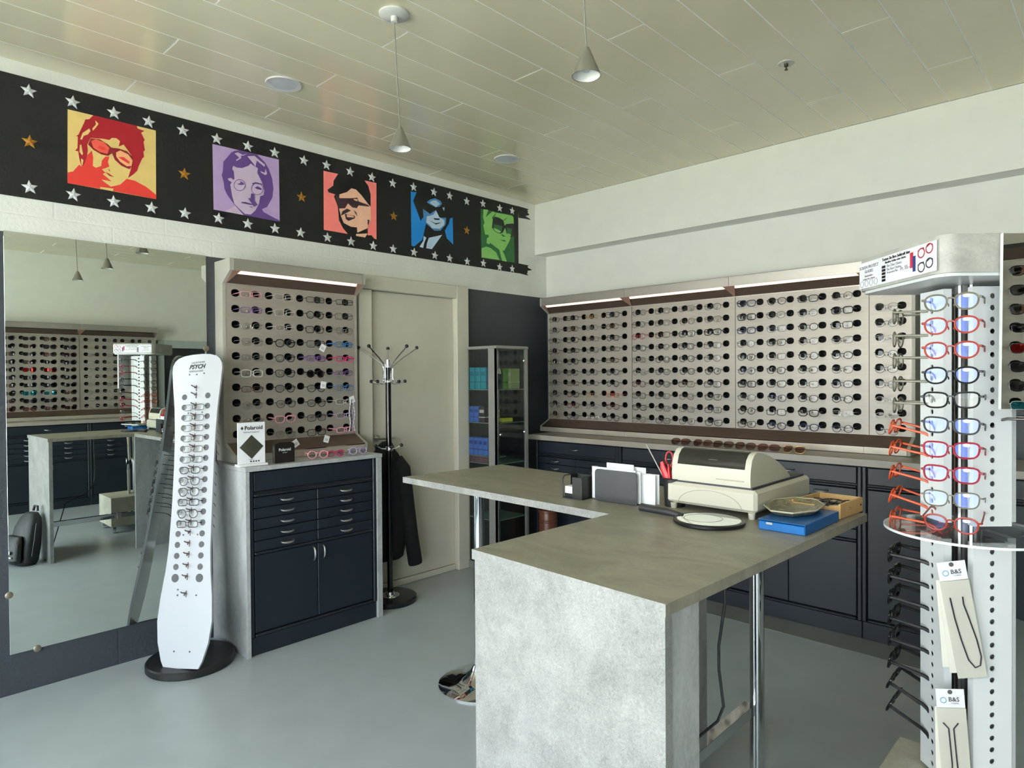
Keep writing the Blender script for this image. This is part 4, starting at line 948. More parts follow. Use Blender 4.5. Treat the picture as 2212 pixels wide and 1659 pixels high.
# hand mirror
t = thing('hand_mirror', 'black oval hand mirror lying on the desk before the register', 'mirror', (2.815, -2.343, Z), -0.03)
MB().lathe([(0.001, 0), (0.104, 0), (0.110, 0.004), (0.110, 0.011), (0.104, 0.0135), (0.1, 0.0135), (0.1, 0.012), (0.001, 0.012)], 40).build('housing', M_blackp, t)
MB().lathe([(0.001, 0.0122), (0.0985, 0.0122), (0.0985, 0.0128), (0.001, 0.0128)], 40).build('glass', M_mirror, t)
MB().lathe([(0.058, 0.0129), (0.060, 0.0129), (0.060, 0.0132), (0.058, 0.0132)], 36, (-0.02, 0, 0), cap=False).build('magnifier_ring', mat('grey_ring', (150, 150, 146), 0.4), t)
MB().tube([(-0.095, 0, 0.008), (-0.125, 0.0, 0.012), (-0.16, 0.002, 0.0135), (-0.262, 0.006, 0.0135)], [0.010, 0.011, 0.0125, 0.013], 12, flat=1.0).build('handle', mat('grey_black_rubber', (52, 52, 54), 0.4), t)
# blue binder box, dish, wooden tray
t = thing('document_box', 'blue cardboard document box lying on the desk corner', 'box', (3.035, -2.180, Z), -0.02)
M_blue = mat('blue_card', (10, 106, 182), 0.35)
MB().box((-0.069, -0.136, 0.0), (0.069, 0.136, 0.026), 0.002).build('tray', M_blue, t)
MB().box((-0.071, -0.137, 0.0285), (0.071, 0.138, 0.032), 0.0012).box((0.0675, -0.137, 0.0005), (0.071, 0.138, 0.029), 0.001).build('lid', mat('deep_blue_card', (14, 84, 148), 0.3), t)
MB().box((-0.045, -0.1385, 0.018), (-0.025, -0.136, 0.025), 0.0008).build('clasp', M_satin, t)
dish = thing('coin_dish', 'shallow octagonal olive patterned dish resting on the blue box', 'dish', (3.000, -2.125, Z + 0.0335), 0.1)
oc = [(0.085*math.cos(2*PI*k/8 + PI/8), 0.15*math.sin(2*PI*k/8 + PI/8)) for k in range(8)]
M_dish = concrete('olive_marbled_glass', (70, 66, 48), (176, 168, 132), (18, 18, 18), 0.15)
ds = MB(); ds._add([(u*0.8, v*0.8, 0.0) for u, v in oc] + [(u, v, 0.013) for u, v in oc] + [(u, v, 0.017) for u, v in oc] + [(u*0.8, v*0.8, 0.004) for u, v in oc],
   [list(range(7, -1, -1))] + [[k, (k+1) % 8, 8 + (k+1) % 8, 8 + k] for k in range(8)] + [[8 + k, 8 + (k+1) % 8, 16 + (k+1) % 8, 16 + k] for k in range(8)] + [[16 + k, 16 + (k+1) % 8, 24 + (k+1) % 8, 24 + k] for k in range(8)] + [list(range(24, 32))])
ds.build('dish', M_dish, dish, smooth=False)
MB().tube([(u, v, 0.0165) for u, v in oc], 0.002, 6, closed=True).build('rim', mat('pale_glass_rim', (196, 192, 168), 0.2), dish)
M_wood = mat('pale_plywood', (206, 168, 112), 0.5, var=0.12, scale=14, aniso=(1, 6, 1))
wt = thing('wooden_tray', 'pale plywood tray of dark spectacle parts on the far desk corner', 'tray', (3.035, -1.925, Z), -0.08)
for nm, a, b in (('side', (-0.075, -0.105, 0), (-0.068, 0.105, 0.048)), ('side', (0.068, -0.080, 0), (0.075, 0.105, 0.048)), ('end', (-0.068, 0.098, 0), (0.068, 0.105, 0.048)), ('end', (-0.068, -0.105, 0), (0.050, -0.098, 0.040))):
    MB().box(a, b, 0.001).build(nm, M_wood, wt)
MB().prism([(0.050, -0.105), (0.075, -0.080), (0.068, -0.078), (0.048, -0.098)], lambda u, v, d: (u, v, d), 0, 0.044).build('corner', M_wood, wt, smooth=False)
MB().box((-0.068, -0.098, 0.0), (0.068, 0.098, 0.022), 0.001).build('lining', M_blackp, wt)
for i, (x, y, a) in enumerate(((-0.02, 0.05, 0.3), (0.01, -0.01, -0.2), (0.02, 0.06, 0.1))):
    M = Matrix.Translation((3.035 + x, -1.925 + y, Z + 0.030)) @ Matrix.Rotation(a, 4, 'Z') @ Matrix.Rotation(-1.35, 4, 'X')
    glasses(['round', 'oval', 'panto'][i], 0.0016, frame_mat('black'), M_lens, ['small black round eyeglasses at the back left of the wooden tray', 'black oval eyeglasses at the front of the wooden tray', 'black panto eyeglasses at the back right of the wooden tray'][i], 'eyeglasses', 'folded eyeglasses in the wooden tray', M, folded=True)

# ================================================================== ON THE LEFT COUNTER
CT = 1.0035
t = thing('sign_stand', 'white counter card reading Polaroid with a dark lens diamond', 'sign', (0.372, -2.708, CT), PI/2 - 0.04)
MB().box((-0.078, -0.03, 0), (0.078, 0.03, 0.012), 0.002).build('foot', M_paper, t)
MB().box((-0.074, -0.003, 0.012), (0.074, 0.003, 0.232), 0.001).build('card', mat('white_gloss_card', (236, 236, 240), 0.3), t)
MB().prism([(0, 0.165), (0.064, 0.101), (0, 0.037), (-0.064, 0.101)], lambda u, v, d: (u, d, v), -0.0042, -0.0032).build('lens_diamond', mat('grey_green_tint', (66, 66, 54), 0.2), t, smooth=False)
M_ink = mat('black_print', (18, 18, 20), 0.5)
M_inkg = mat('grey_print', (130, 130, 134), 0.5)
fx = (1, 0, 0); fz = (0, 0, 1)
text('Polaroid', 0.029, face_mtx((0.012, -0.0036, 0.202), fx, fz), t, M_ink, bold=0.0006)
MB().prism([(-0.05, 0.212), (-0.042, 0.202), (-0.05, 0.192), (-0.058, 0.202)], lambda u, v, d: (u, d, v), -0.004, -0.0032).build('logo', mat('grey_green_tint', (66, 66, 54), 0.2), t, smooth=False)
text('Polarized Sunglasses', 0.0105, face_mtx((0.0, -0.0036, 0.180), fx, fz), t, M_inkg)
text('follow us', 0.008, face_mtx((0.0, -0.0036, 0.034), fx, fz), t, M_inkg)
for k in range(4): MB().box((-0.008 + 0.014*k, -0.004, 0.020), (0.000 + 0.014*k, -0.0032, 0.027)).build('icon', M_ink, t)
t = thing('spectacle_case', 'upright black case lettered Polaroid beside the white counter card', 'case', (0.375, -2.527, CT), PI/2)
MB().prism([(-0.058, 0.0), (0.058, 0.0), (0.058, 0.098), (0.050, 0.108), (0.03, 0.113), (-0.03, 0.113), (-0.050, 0.108), (-0.058, 0.098)], lambda u, v, d: (u, d, v), -0.014, 0.014).build('shell', mat('black_brown_leatherette', (22, 18, 16), 0.45), t)
M_inkw = mat('pale_print', (206, 214, 214), 0.5)
text('Polaroid', 0.021, face_mtx((0.0, -0.0146, 0.072), fx, fz), t, M_inkw, bold=0.0004)
text('eyewear', 0.008, face_mtx((0.0, -0.0146, 0.056), fx, fz), t, M_inkw)
# little folded frames on the counter
def lay(x, y, z, rz, shape, thick, col, lab, grp, lm=None, cat='eyeglasses', rx=0.0, folded=True):
    w, h = outline(shape)[1:]
    M = Matrix.Translation((x, y, z)) @ Matrix.Rotation(rz, 4, 'Z') @ Matrix.Rotation(rx, 4, 'X') @ Matrix.Translation((0, 0, h + thick*1.3))
    return glasses(shape, thick, frame_mat(col), lm or M_lens, lab, cat, grp, M, folded=folded)
lay(0.372, -2.315, CT, PI/2 - 0.25, 'round', 0.0022, 'pink', 'pink children eyeglasses lying on the left counter, nearest the black case', 'small eyeglasses on the left counter', folded=False)
lay(0.365, -2.195, CT, PI/2 + 0.1, 'oval', 0.0022, 'magenta', 'bright pink eyeglasses lying in the middle of the left counter', 'small eyeglasses on the left counter')
lay(0.372, -2.045, CT, PI/2 - 0.05, 'round', 0.0022, 'lilac', 'lilac eyeglasses lying at the right end of the left counter', 'small eyeglasses on the left counter')
# hanging price tags on the left display
def price_tag(y, z, zt, x, rot, lab):
    t = thing('price_tag', lab, 'tag', (x, y, z), PI/2, 'price tags on the left display')
    MB().box((-0.018, -0.0006, -0.024), (0.018, 0.0006, 0.018), 0.0003).xf(Matrix.Rotation(rot, 4, 'Y')).build('card', M_paper, t)
    MB().tube([(0, 0.001, 0.012), (0.003, 0.004, zt - z)], 0.0007, 4).build('thread', M_blackp, t)
    for k in range(2): MB().box((-0.010, -0.0009, -0.004 - 0.008*k), (0.010, -0.0007, -0.001 - 0.008*k)).xf(Matrix.Rotation(rot, 4, 'Y')).build('print_line', M_inkg, t)
price_tag(-2.185, 1.655, 1.70, 0.215, 0.5, 'white tag hanging from row four of the left display')
price_tag(-2.185, 1.43, 1.52, 0.215, 0.15, 'white tag hanging from row six of the left display')
price_tag(-1.985, 1.335, 1.42, 0.215, -0.3, 'white tag hanging at the right edge of the left display')
price_tag(-2.375, 1.09, 1.165, 0.222, -0.55, 'white tag hanging before the brown ledge, above the black case')
price_tag(-2.17, 1.10, 1.165, 0.222, 0.3, 'white tag hanging before the brown ledge, right of the black case')
t = thing('spectacle_chain', 'bunch of black and white beaded cords hanging at the left display', 'cord', (0.215, -1.985, 1.33), PI/2)
for k in range(4):
    pts = [(0.012*k - 0.02 + 0.004*math.sin(q*1.3 + k), 0.002*k - 0.004, -0.024*q) for q in range(9)]
    ch = MB().tube(pts, 0.0016, 5); 
    for q in range(1, 9): ch.ball(pts[q], 0.0045, 6, 4)
    ch.build('strand', [M_paper, M_blackp, mat('frame_lilac', (178, 160, 200), 0.3), M_paper][k], t)

# sunglasses in a row along the back counter
for i, x in enumerate((1.568, 1.727, 1.872, 2.016, 2.165, 2.315)):
    lay(x, -0.315, CT, 0.06*(-1)**i, 'big', 0.0018, ['dark_brown', 'bronze', 'dark_brown', 'dark_brown', 'burgundy', 'gold'][i], 'folded brown sunglasses on the back counter edge, %s of six from the left' % ORD[i+1], 'sunglasses in a row on the back counter', M_lens_brown, 'sunglasses', rx=-0.55)

# ================================================================== GLASS VITRINE
v = thing('glass_vitrine', 'tall narrow glass vitrine with grey frame in the dark corner', 'display case', (0.05, -0.87, 0))
VW, VD, VH = 0.33, 0.35, 1.70
fr = MB()
for x, y, w, dd in ((0, 0, 0.018, 0.018), (VW - 0.08, 0, 0.08, 0.012), (VW - 0.014, 0.0, 0.014, 0.02), (VW - 0.016, VD - 0.03, 0.016, 0.03), (0, VD - 0.018, 0.018, 0.018)):
    fr.box((x, y, 0.06), (x + w, y + dd, VH - 0.022))
fr.box((0, 0, 0), (VW, VD, 0.06), 0.002).box((-0.004, -0.004, VH - 0.022), (VW + 0.004, VD + 0.004, VH), 0.003)
fr.build('frame', M_alu, v)
MB().box((0.018, 0.004, 0.06), (VW - 0.08, 0.008, VH - 0.022)).build('side_pane', M_smoke_pane, v)
dp = MB().box((VW - 0.008, 0.021, 0.062), (VW - 0.003, VD - 0.031, VH - 0.024)).build('door_pane', M_smoke_pane, v)
kn = MB().lathe([(0.001, 0), (0.010, 0), (0.012, 0.006), (0.008, 0.014), (0.001, 0.016)], 14).xf(Matrix.Rotation(PI/2, 4, 'Y')).mesh('knob', M_satin)
for y, z in ((VD - 0.045, 1.59), (VD - 0.045, 1.045), (0.045, 1.04)): put('knob', kn, dp, (VW - 0.003, y, z))
MB().box((0.018, VD - 0.008, 0.06), (VW - 0.016, VD - 0.004, VH - 0.022)).build('rear_pane', M_smoke_pane, v)
SHZ = (0.40, 0.82, 1.125, 1.375)
for z in SHZ: MB().box((0.006, 0.009, z - 0.006), (VW - 0.016, VD - 0.012, z)).build('shelf', mat('glass_shelf', (120, 150, 140), 0.1), v)
def carton(x, y, z, w, d, h, col, band, lab, grp, cat='box', rz=0.0, name='carton'):
    t = thing(name, lab, cat, (0.05 + x, -0.87 + y, z + 0.0006), rz, grp)
    MB().box((-w/2, -d/2, 0), (w/2, d/2, h), 0.0015).build('body', mat('carton_%d_%d_%d' % col, col, 0.35), t)
    mb = mat('carton_%d_%d_%d' % band, band, 0.35)
    MB().box((-w/2 - 0.0006, -d/2 - 0.0006, h*0.30), (w/2 + 0.0006, d/2 + 0.0006, h*0.36)).build('print_band', mb, t)
    MB().box((-w/2 + 0.006, -d/2 - 0.0008, h*0.62), (w/2 - 0.006, -d/2 + 0.001, h*0.82)).build('label', mb, t)
    return t
for k in range(3):
    carton(0.045 + 0.062*k, 0.06, 1.375, 0.056, 0.07, 0.165, (30, 150, 176), (16, 116, 148), 'turquoise carton on the top vitrine shelf, %s from the left' % ORD[k+1], 'turquoise cartons in the vitrine')
carton(0.21, 0.075, 1.375, 0.03, 0.06, 0.16, (22, 60, 74), (40, 90, 104), 'dark teal carton beside the turquoise cartons in the vitrine', 'turquoise cartons in the vitrine')
carton(0.24, 0.17, 1.375, 0.05, 0.05, 0.155, (104, 164, 78), (70, 136, 56), 'plain green carton behind the white bottle in the vitrine', 'green cartons in the vitrine')
carton(0.25, 0.255, 1.375, 0.07, 0.10, 0.155, (150, 176, 118), (186, 192, 172), 'pale green carton on the right of the top vitrine shelf', 'green cartons in the vitrine')
b = thing('lens_fluid_bottle', 'dark teal bottle with white cone cap in the vitrine', 'bottle', (0.05 + 0.275, -0.87 + 0.09, 1.3756))
MB().lathe([(0.001, 0), (0.020, 0), (0.021, 0.01), (0.021, 0.10), (0.017, 0.115), (0.001, 0.115)], 16).build('body', mat('dark_teal_plastic', (20, 58, 72), 0.3), b)
MB().lathe([(0.001, 0.115), (0.018, 0.115), (0.017, 0.122), (0.004, 0.158), (0.001, 0.16)], 16).build('cap', M_paper, b)
for k in range(2):
    carton(0.042 + 0.052*k, 0.05, 1.125 + 0.0, 0.046, 0.06, 0.118, (66, 112, 206), (40, 70, 150), 'blue carton on the second vitrine shelf, %s of two' % ORD[k+1], 'blue cartons in the vitrine')
carton(0.155, 0.05, 1.125, 0.06, 0.06, 0.115, (60, 44, 58), (214, 214, 206), 'dark carton with white top beside the blue cartons in the vitrine', 'blue cartons in the vitrine')
for k in range(4):
    carton(0.040 + 0.052*k, 0.045, 1.005 - 0.13, 0.047, 0.06, 0.132, (72, 118, 210), (38, 66, 148), 'blue carton in the lower vitrine row, %s from the left' % ORD[k+1], 'blue cartons in the vitrine')
MB().box((0.006, 0.009, 0.869), (VW - 0.016, 0.12, 0.875)).build('shelf', mat('glass_shelf', (120, 150, 140), 0.1), v)
carton(0.255, 0.17, 1.125, 0.05, 0.12, 0.030, (206, 214, 60), (230, 232, 190), 'flat yellow green carton on the right of the second vitrine shelf', 'small cartons in the vitrine')
for k in range(3):
    carton(0.285, 0.045, 1.125 + 0.032*k + 0.001*k, 0.03, 0.05, 0.031, (212, 208, 196), (40, 40, 40), 'small white carton, %s from the bottom of the vitrine stack' % ORD[k+1], 'small cartons in the vitrine')
for k in range(4):
    carton(0.040 + 0.05*k, 0.06, 0.82, 0.044, 0.07, 0.048, (122, 84, 96), (92, 60, 72), 'mauve carton on the third vitrine shelf, %s from the left' % ORD[k+1], 'mauve cartons in the vitrine')
carton(0.20, 0.13, 0.0605, 0.18, 0.14, 0.09, (60, 110, 74), (44, 88, 58), 'dark green carton at the bottom of the vitrine', None)
# umbrella pot
t = thing('umbrella_pot', 'brown glazed cylinder pot on the floor right of the vitrine', 'pot', (0.535, -0.47, 0))
M_pot = mat('brown_glaze', (92, 56, 42), 0.25, var=0.15)
MB().lathe([(0.001, 0), (0.070, 0), (0.074, 0.02), (0.072, 0.42), (0.068, 0.45), (0.062, 0.45), (0.060, 0.02), (0.001, 0.02)], 26, cap=False).build('body', M_pot, t)
MB().lathe([(0.070, 0.43), (0.079, 0.435), (0.079, 0.452), (0.066, 0.455)], 26, cap=False).build('rim', M_pot, t)
MB().lathe([(0.072, 0.36), (0.077, 0.365), (0.077, 0.375), (0.072, 0.38)], 26, cap=False).build('band', M_pot, t)

# ================================================================== COAT STAND AND JACKET
cx_, cy_ = 0.236, -1.723
t = thing('coat_stand', 'black and chrome coat stand with ball hooks in front of the cream door', 'coat stand', (cx_, cy_, 0))
MB().lathe([(0.001, 0), (0.172, 0), (0.175, 0.006), (0.175, 0.028), (0.168, 0.034), (0.06, 0.036), (0.001, 0.036)], 44).build('base', mat('black_marble', (24, 24, 26), 0.18), t)
MB().lathe([(0.062, 0.036), (0.060, 0.040), (0.030, 0.043), (0.026, 0.06), (0.021, 0.062)], 28, cap=False).build('base_collar', M_chrome, t)
MB().lathe([(0.0185, 0.036), (0.0185, 1.545), (0.001, 1.545)], 20, cap=False).build('pole', mat('black_gloss_tube', (10, 10, 12), 0.12), t)
MB().lathe([(0.0195, 1.535), (0.0195, 1.585), (0.015, 1.592), (0.001, 1.594)], 20, cap=False).build('top_cap', M_chrome, t)
MB().lathe([(0.0185, 1.435), (0.0205, 1.438), (0.0205, 1.448), (0.0185, 1.452)], 20, cap=False).build('collar', M_chrome, t)
view = -0.621
ballm = MB().ball((0, 0, 0), 0.012, 12, 8).mesh('ball_tip', M_blackp)
for k in range(5):
    a = view + PI + 2*PI*k/5
    c, s = math.cos(a), math.sin(a)
    def pp(r, z): return (r*c, r*s, z)
    am = MB().tube([pp(0.196, 1.664), pp(0.10, 1.600), pp(0.048, 1.560), pp(0.036, 1.545), pp(0.031, 1.525), pp(0.030, 1.47), pp(0.034, 1.445), pp(0.047, 1.430), pp(0.07, 1.428), pp(0.11, 1.442)], 0.0048, 8).build('arm', M_chrome, t)
    put('ball_tip', ballm, am, pp(0.200, 1.668)); put('ball_tip', ballm, am, pp(0.115, 1.444))
lr = MB().lathe([(0.0185, 0.985), (0.024, 0.99), (0.024, 1.012), (0.0185, 1.017)], 20, cap=False).build('lower_collar', M_chrome, t)
for k in range(3):
    a = view + PI/2 + 0.12 + k*2*PI/3 if k < 1 else view - PI/2 + 0.1 + (k-1)*PI*0.55
    c, s = math.cos(a), math.sin(a)
    am = MB().tube([(0.020*c, 0.020*s, 1.0), (0.05*c, 0.05*s, 1.003), (0.075*c, 0.075*s, 1.018)], 0.0042, 8).build('arm', M_chrome, t)
    put('ball_tip', ballm, am, (0.082*c, 0.082*s, 1.022))
# the jacket: one draped surface hung from the lower ring, with a sleeve and a collar
jk = thing('jacket', 'black jacket hanging from the lower hooks of the coat stand', 'jacket', (cx_, cy_, 1.0))
M_cloth = mat('black_cloth', (9, 9, 10), 0.85, var=0.2, scale=40, bump=0.3, bscale=120)
def drape(levels, n=40, seed=1):
    """levels: (z, centre x, centre y, half depth x, half width y, fold)"""
    m = MB(); vs = []; rnd = random.Random(seed); ph = [rnd.uniform(0, 6) for _ in range(4)]
    for z, cx, cy, hx, hy, fo in levels:
        for k in range(n):
            a = 2*PI*k/n
            f = 1 + fo*(math.sin(5*a + ph[0]) * 0.6 + math.sin(9*a + ph[1])*0.4)
            vs.append((cx + hx*math.cos(a)*f, cy + hy*math.sin(a)*f, z + fo*0.05*math.sin(3*a + ph[2])))
    L = len(levels)
    fs = [[i*n + k, (i+1)*n + k, (i+1)*n + (k+1) % n, i*n + (k+1) % n] for i in range(L-1) for k in range(n)]
    fs.append(list(range(n))); fs.append([(L-1)*n + k for k in range(n-1, -1, -1)])
    m._add(vs, fs); return m
jx = -0.085
drape([(0.03, jx, 0.02, 0.018, 0.03, 0.0), (0.01, jx, 0.025, 0.035, 0.055, 0.03), (-0.04, jx, 0.03, 0.045, 0.095, 0.05), (-0.12, jx, 0.03, 0.055, 0.145, 0.07), (-0.25, jx, 0.025, 0.06, 0.165, 0.08), (-0.45, jx, 0.02, 0.065, 0.175, 0.10), (-0.62, jx, 0.01, 0.065, 0.175, 0.11), (-0.72, jx, -0.01, 0.06, 0.17, 0.12), (-0.75, jx, -0.015, 0.058, 0.168, 0.12)], seed=4).build('body', M_cloth, jk)
def sleeve(pts, seed):
    return MB().tube([p[0] for p in pts], [p[1] for p in pts], 14, flat=0.7).build('sleeve', M_cloth, jk)
sleeve([((jx + 0.03, 0.10, -0.09), 0.05), ((jx + 0.04, 0.145, -0.15), 0.055), ((jx + 0.04, 0.17, -0.35), 0.055), ((jx + 0.045, 0.205, -0.60), 0.05), ((jx + 0.05, 0.235, -0.80), 0.052), ((jx + 0.05, 0.237, -0.815), 0.048)], 1)
sleeve([((jx + 0.0, -0.07, -0.06), 0.045), ((jx + 0.0, -0.115, -0.2), 0.055), ((jx + 0.0, -0.12, -0.5), 0.05), ((jx + 0.0, -0.115, -0.83), 0.045)], 2)
MB().tube([(jx - 0.01, -0.03, -0.01), (jx + 0.02, 0.0, 0.03), (jx + 0.03, 0.045, 0.035), (jx + 0.015, 0.075, 0.0), (jx + 0.02, 0.085, -0.05)], 0.016, 10).build('collar', M_cloth, jk)
MB().tube([(jx, 0.03, 0.03), (jx + 0.03, 0.028, 0.05), (jx + 0.045, 0.02, 0.035)], 0.003, 6).build('hanging_loop', M_cloth, jk)

# ================================================================== SNOWBOARD DISPLAY
sb = thing('snowboard_stand', 'white snowboard used as an upright reading glasses stand beside the mirror', 'display stand', (0.263, -2.99, 0))
MB().lathe([(0.001, 0), (0.205, 0), (0.21, 0.006), (0.21, 0.034), (0.204, 0.04), (0.001, 0.04)], 52).build('base', mat('black_wood_base', (24, 24, 25), 0.4), sb)
B0 = Vector((0.385, -3.08, 0.040)) - Vector((0.263, -2.99, 0)); LEAN = Vector((-0.24, 0.19, 1.56))
SE = Vector((0.866, 0.5, 0.0)); SU = LEAN.normalized(); SE = (SE - SU*SE.dot(SU)).normalized(); SNn = SE.cross(SU)   # faces the shop
LB = LEAN.length
wid = [(0, 0.198), (0.02, 0.235), (0.075, 0.292), (0.14, 0.318), (0.215, 0.300), (0.29, 0.266), (0.355, 0.248), (0.49, 0.240), (0.62, 0.240), (0.72, 0.246), (0.82, 0.264), (0.89, 0.290), (0.945, 0.308), (0.965, 0.302), (0.98, 0.276), (0.99, 0.235), (0.997, 0.16), (1.0, 0.06)]
def bd(u, t, d): 
    bow = 0.018*math.sin(PI*t)
    return B0 + SE*u + SU*(t*LB) + SNn*(d - bow)
pts = [(w/2, t) for t, w in wid] + [(-w/2, t) for t, w in wid[::-1]]
bm = MB()
n = len(wid)
vs = []; fs = []
for d in (0.006, -0.006):
    for t, w in wid: vs += [bd(-w/2, t, d), bd(0, t, d), bd(w/2, t, d)]
for i in range(n - 1):
    for j in (0, 1):
        a = i*3 + j; fs.append([a, a+1, a+4, a+3])
        a += 3*n; fs.append([a, a+3, a+4, a+1])
ringi = [i*3 + 2 for i in range(n)] + [(n-1)*3 + 1] + [i*3 for i in range(n-1, -1, -1)] + [1]
for q in range(len(ringi)):
    a, b = ringi[q], ringi[(q+1) % len(ringi)]
    fs.append([b, a, a + 3*n, b + 3*n])
bm._add(vs, fs)
bm.build('board', M_board, sb)
hole_m = mat('grey_hole', (84, 84, 86), 0.6)
def disc(r, n=16):
    return MB().lathe([(0.001, 0.0), (r, 0.0), (r, 0.0012), (0.001, 0.0012)], n)
bR = Matrix((SE, SU, SNn)).transposed().to_4x4()
hm = disc(0.0155).mesh('temple_hole', hole_m); hm2 = disc(0.021).mesh('temple_hole', hole_m); sm = disc(0.0045, 8).mesh('screw', hole_m)
rest = MB().tube([(0, -0.016, 0.0), (0, 0.016, 0.0)], 0.0028, 6).tube([(0, 0.004, 0), (-0.006, 0.008, 0.022), (-0.012, 0.013, 0.026)], 0.0032, 6).tube([(0, 0.004, 0), (0.006, 0.0, 0.022), (0.012, -0.004, 0.026)], 0.0032, 6)
rm = rest.mesh('nose_rest', mat('smoky_brown_plastic', (96, 74, 70), 0.3))
rows = [0.857 - 0.0345*k for k in range(18)]
def bput(nm, me, u, t, d=0.0068):
    o = put(nm, me, sb); o.matrix_local = Matrix.Translation(bd(u, t, d)) @ bR; return o
for k, t_ in enumerate(rows):
    big = k == 17
    if k > 0 or True:
        for s in (-1, 1): bput('temple_hole', hm2 if big else hm, s*0.0715, t_)
    bput('nose_rest', rm, 0.0, t_ + 0.004)
bput('nose_rest', rm, 0.0, 0.885); bput('nose_rest', rm, 0.0, 0.222)
for u, t_ in ((-0.045, 0.933), (0.0, 0.931), (0.045, 0.933), (-0.045, 0.802), (0.04, 0.802), (-0.04, 0.405), (0.045, 0.405), (-0.05, 0.235), (0.06, 0.218), (-0.05, 0.218), (-0.045, 0.05), (0.045, 0.05)): bput('screw', sm, u, t_)
def board_text(b, size, u, t_, m, sh, bold=0.0): 
    o = text(b, size, Matrix.Identity(4), sb, m, shear=sh, bold=bold); o.matrix_local = Matrix.Translation(bd(u, t_, 0.0072)) @ bR
board_text('CALIFORNIA', 0.0155, 0.006, 0.9715, M_inkg, 0.15)
board_text('PSYCH', 0.032, 0.0, 0.957, M_ink, 0.35, 0.0012)
board_text('SUNGLASSES', 0.0155, -0.006, 0.9425, M_inkg, 0.15)
for k in range(12):
    sh = 'rect' if k < 6 else ['oval', 'panto', 'panto', 'rect', 'round', 'rect'][k-6]
    th = 0.0011 if k < 6 else 0.0017
    zh = glass_meshes(sh, th)[3]
    WM = Matrix.Translation(sb.location) @ Matrix.Translation(bd(0.0, rows[k+1], 0.028 if k < 6 else 0.036)) @ bR @ Matrix.Translation((0, -zh, 0)) @ Matrix.Rotation(PI/2, 4, 'X') @ Matrix.Rotation(0.0, 4, 'Z')
    # local -Y of the glasses -> board normal: rotate so that z_local(up) stays along SU
    WM = Matrix.Translation(sb.location) @ Matrix.Translation(bd(0.0, rows[k+1], 0.024 if k < 6 else 0.034)) @ Matrix((SE, -SNn, SU)).transposed().to_4x4() @ Matrix.Translation((0, 0, -zh))
    col = 'charcoal' if k in (0, 1, 5) else ('bronze' if k < 6 else ['black', 'charcoal', 'black', 'black', 'black', 'dark_brown'][k-6])
    glasses(sh, th, frame_mat(col), M_lens, '%s %s reading glasses, %s from the top on the white snowboard' % (colour_word(col), SHN[sh], ORD[k+1]), 'eyeglasses', 'reading glasses on the snowboard', WM)

# ================================================================== ROTATING STAND
C0 = Vector((3.452, -2.063, 0))
st_ = thing('rotating_stand', 'tall rotating reading glasses stand with concrete-look canopy at the right', 'display stand', tuple(C0))
Fh = Vector((-0.69147, 0.72240, 0)).normalized()   # the stand is turned about 44 degrees to the walls
Rh = Vector((Fh.y, -Fh.x, 0))
def L(r, d, z): return Rh*r + Fh*d + Vector((0, 0, z))     # stand frame: r to the right, d away
rotm = Matrix((Rh, Fh, Vector((0, 0, 1)))).transposed().to_4x4()
# canopy: square box with rounded corners
def rsq(h, r, n=6):
    P = []
    for sx, sy, a0 in ((1, -1, -90), (1, 1, 0), (-1, 1, 90), (-1, -1, 180)):
        for k in range(n + 1):
            a = math.radians(a0 + 90*k/n); P.append((sx*(h - r) + r*math.cos(a), sy*(h - r) + r*math.sin(a)))
    return P
cn = MB().prism(rsq(0.204, 0.045), lambda u, v, d: L(u, v, d), 1.722, 1.818)
cn.build('canopy', concrete('concrete_laminate_canopy', (150, 150, 142), (190, 190, 182), (4, 4, 5), 0.5), st_)
MB().prism(rsq(0.196, 0.04), lambda u, v, d: L(u, v, d), 1.714, 1.722).build('canopy_soffit', M_stand_white, st_)
# sign on the left face
sg = MB().prism([(-0.178, 1.729), (0.186, 1.729), (0.186, 1.806), (-0.178, 1.806)], lambda u, v, d: L(d, -u, v), -0.2065, -0.2045).build('sign_panel', mat('white_sign_board', (238, 238, 242), 0.4), st_, smooth=False)
def sg_text(b, size, u, z, m, bold=0.0, align='CENTER'):
    o = text(b, size, Matrix.Identity(4), sg, m, bold=bold, align=align)
    o.matrix_local = face_mtx(L(-0.2070, -u, z), tuple(-Fh), (0, 0, 1))
sg_text('SCREEN PROTECT', 0.0125, -0.125, 1.790, M_inkg, 0.0002); sg_text('GLASSES', 0.0118, -0.125, 1.777, M_inkg, 0.0002)
sg_text('Blaulichtfilter', 0.0085, -0.125, 1.764, M_inkg); sg_text('schützt Ihre Augen', 0.0085, -0.125, 1.755, M_inkg)
sg_text('Testen Sie Ihre Sehkraft hier', 0.0115, 0.012, 1.797, M_ink, 0.0002); sg_text('Blaufilter Brillen ohne Stärke', 0.0085, 0.010, 1.787, M_ink)
sg_text('The Clear Choice', 0.0100, 0.004, 1.776, M_inkg); sg_text('The Best Choice', 0.0100, 0.002, 1.766, M_inkg); sg_text('Protection Plus', 0.0085, -0.004, 1.757, M_inkg); sg_text('Fr. 55.-', 0.0145, 0.055, 1.758, M_inkg, 0.0002)
lp = MB()
for k in range(5): lp.prism([(-0.056, 1.773 - 0.0095*k), (-0.038, 1.773 - 0.0095*k), (-0.038, 1.780 - 0.0095*k), (-0.056, 1.780 - 0.0095*k)], lambda u, v, d: L(d, -u, v), -0.2072, -0.2066)
lp.build('bullet_marks', M_ink, sg, smooth=False)
ci = MB()
for k in range(4): ci.tube([L(-0.2069, -(-0.163 + 0.025*k + 0.009*math.cos(2*PI*q/14)), 1.742 + 0.009*math.sin(2*PI*q/14)) for q in range(14)], 0.0007, 4, closed=True)
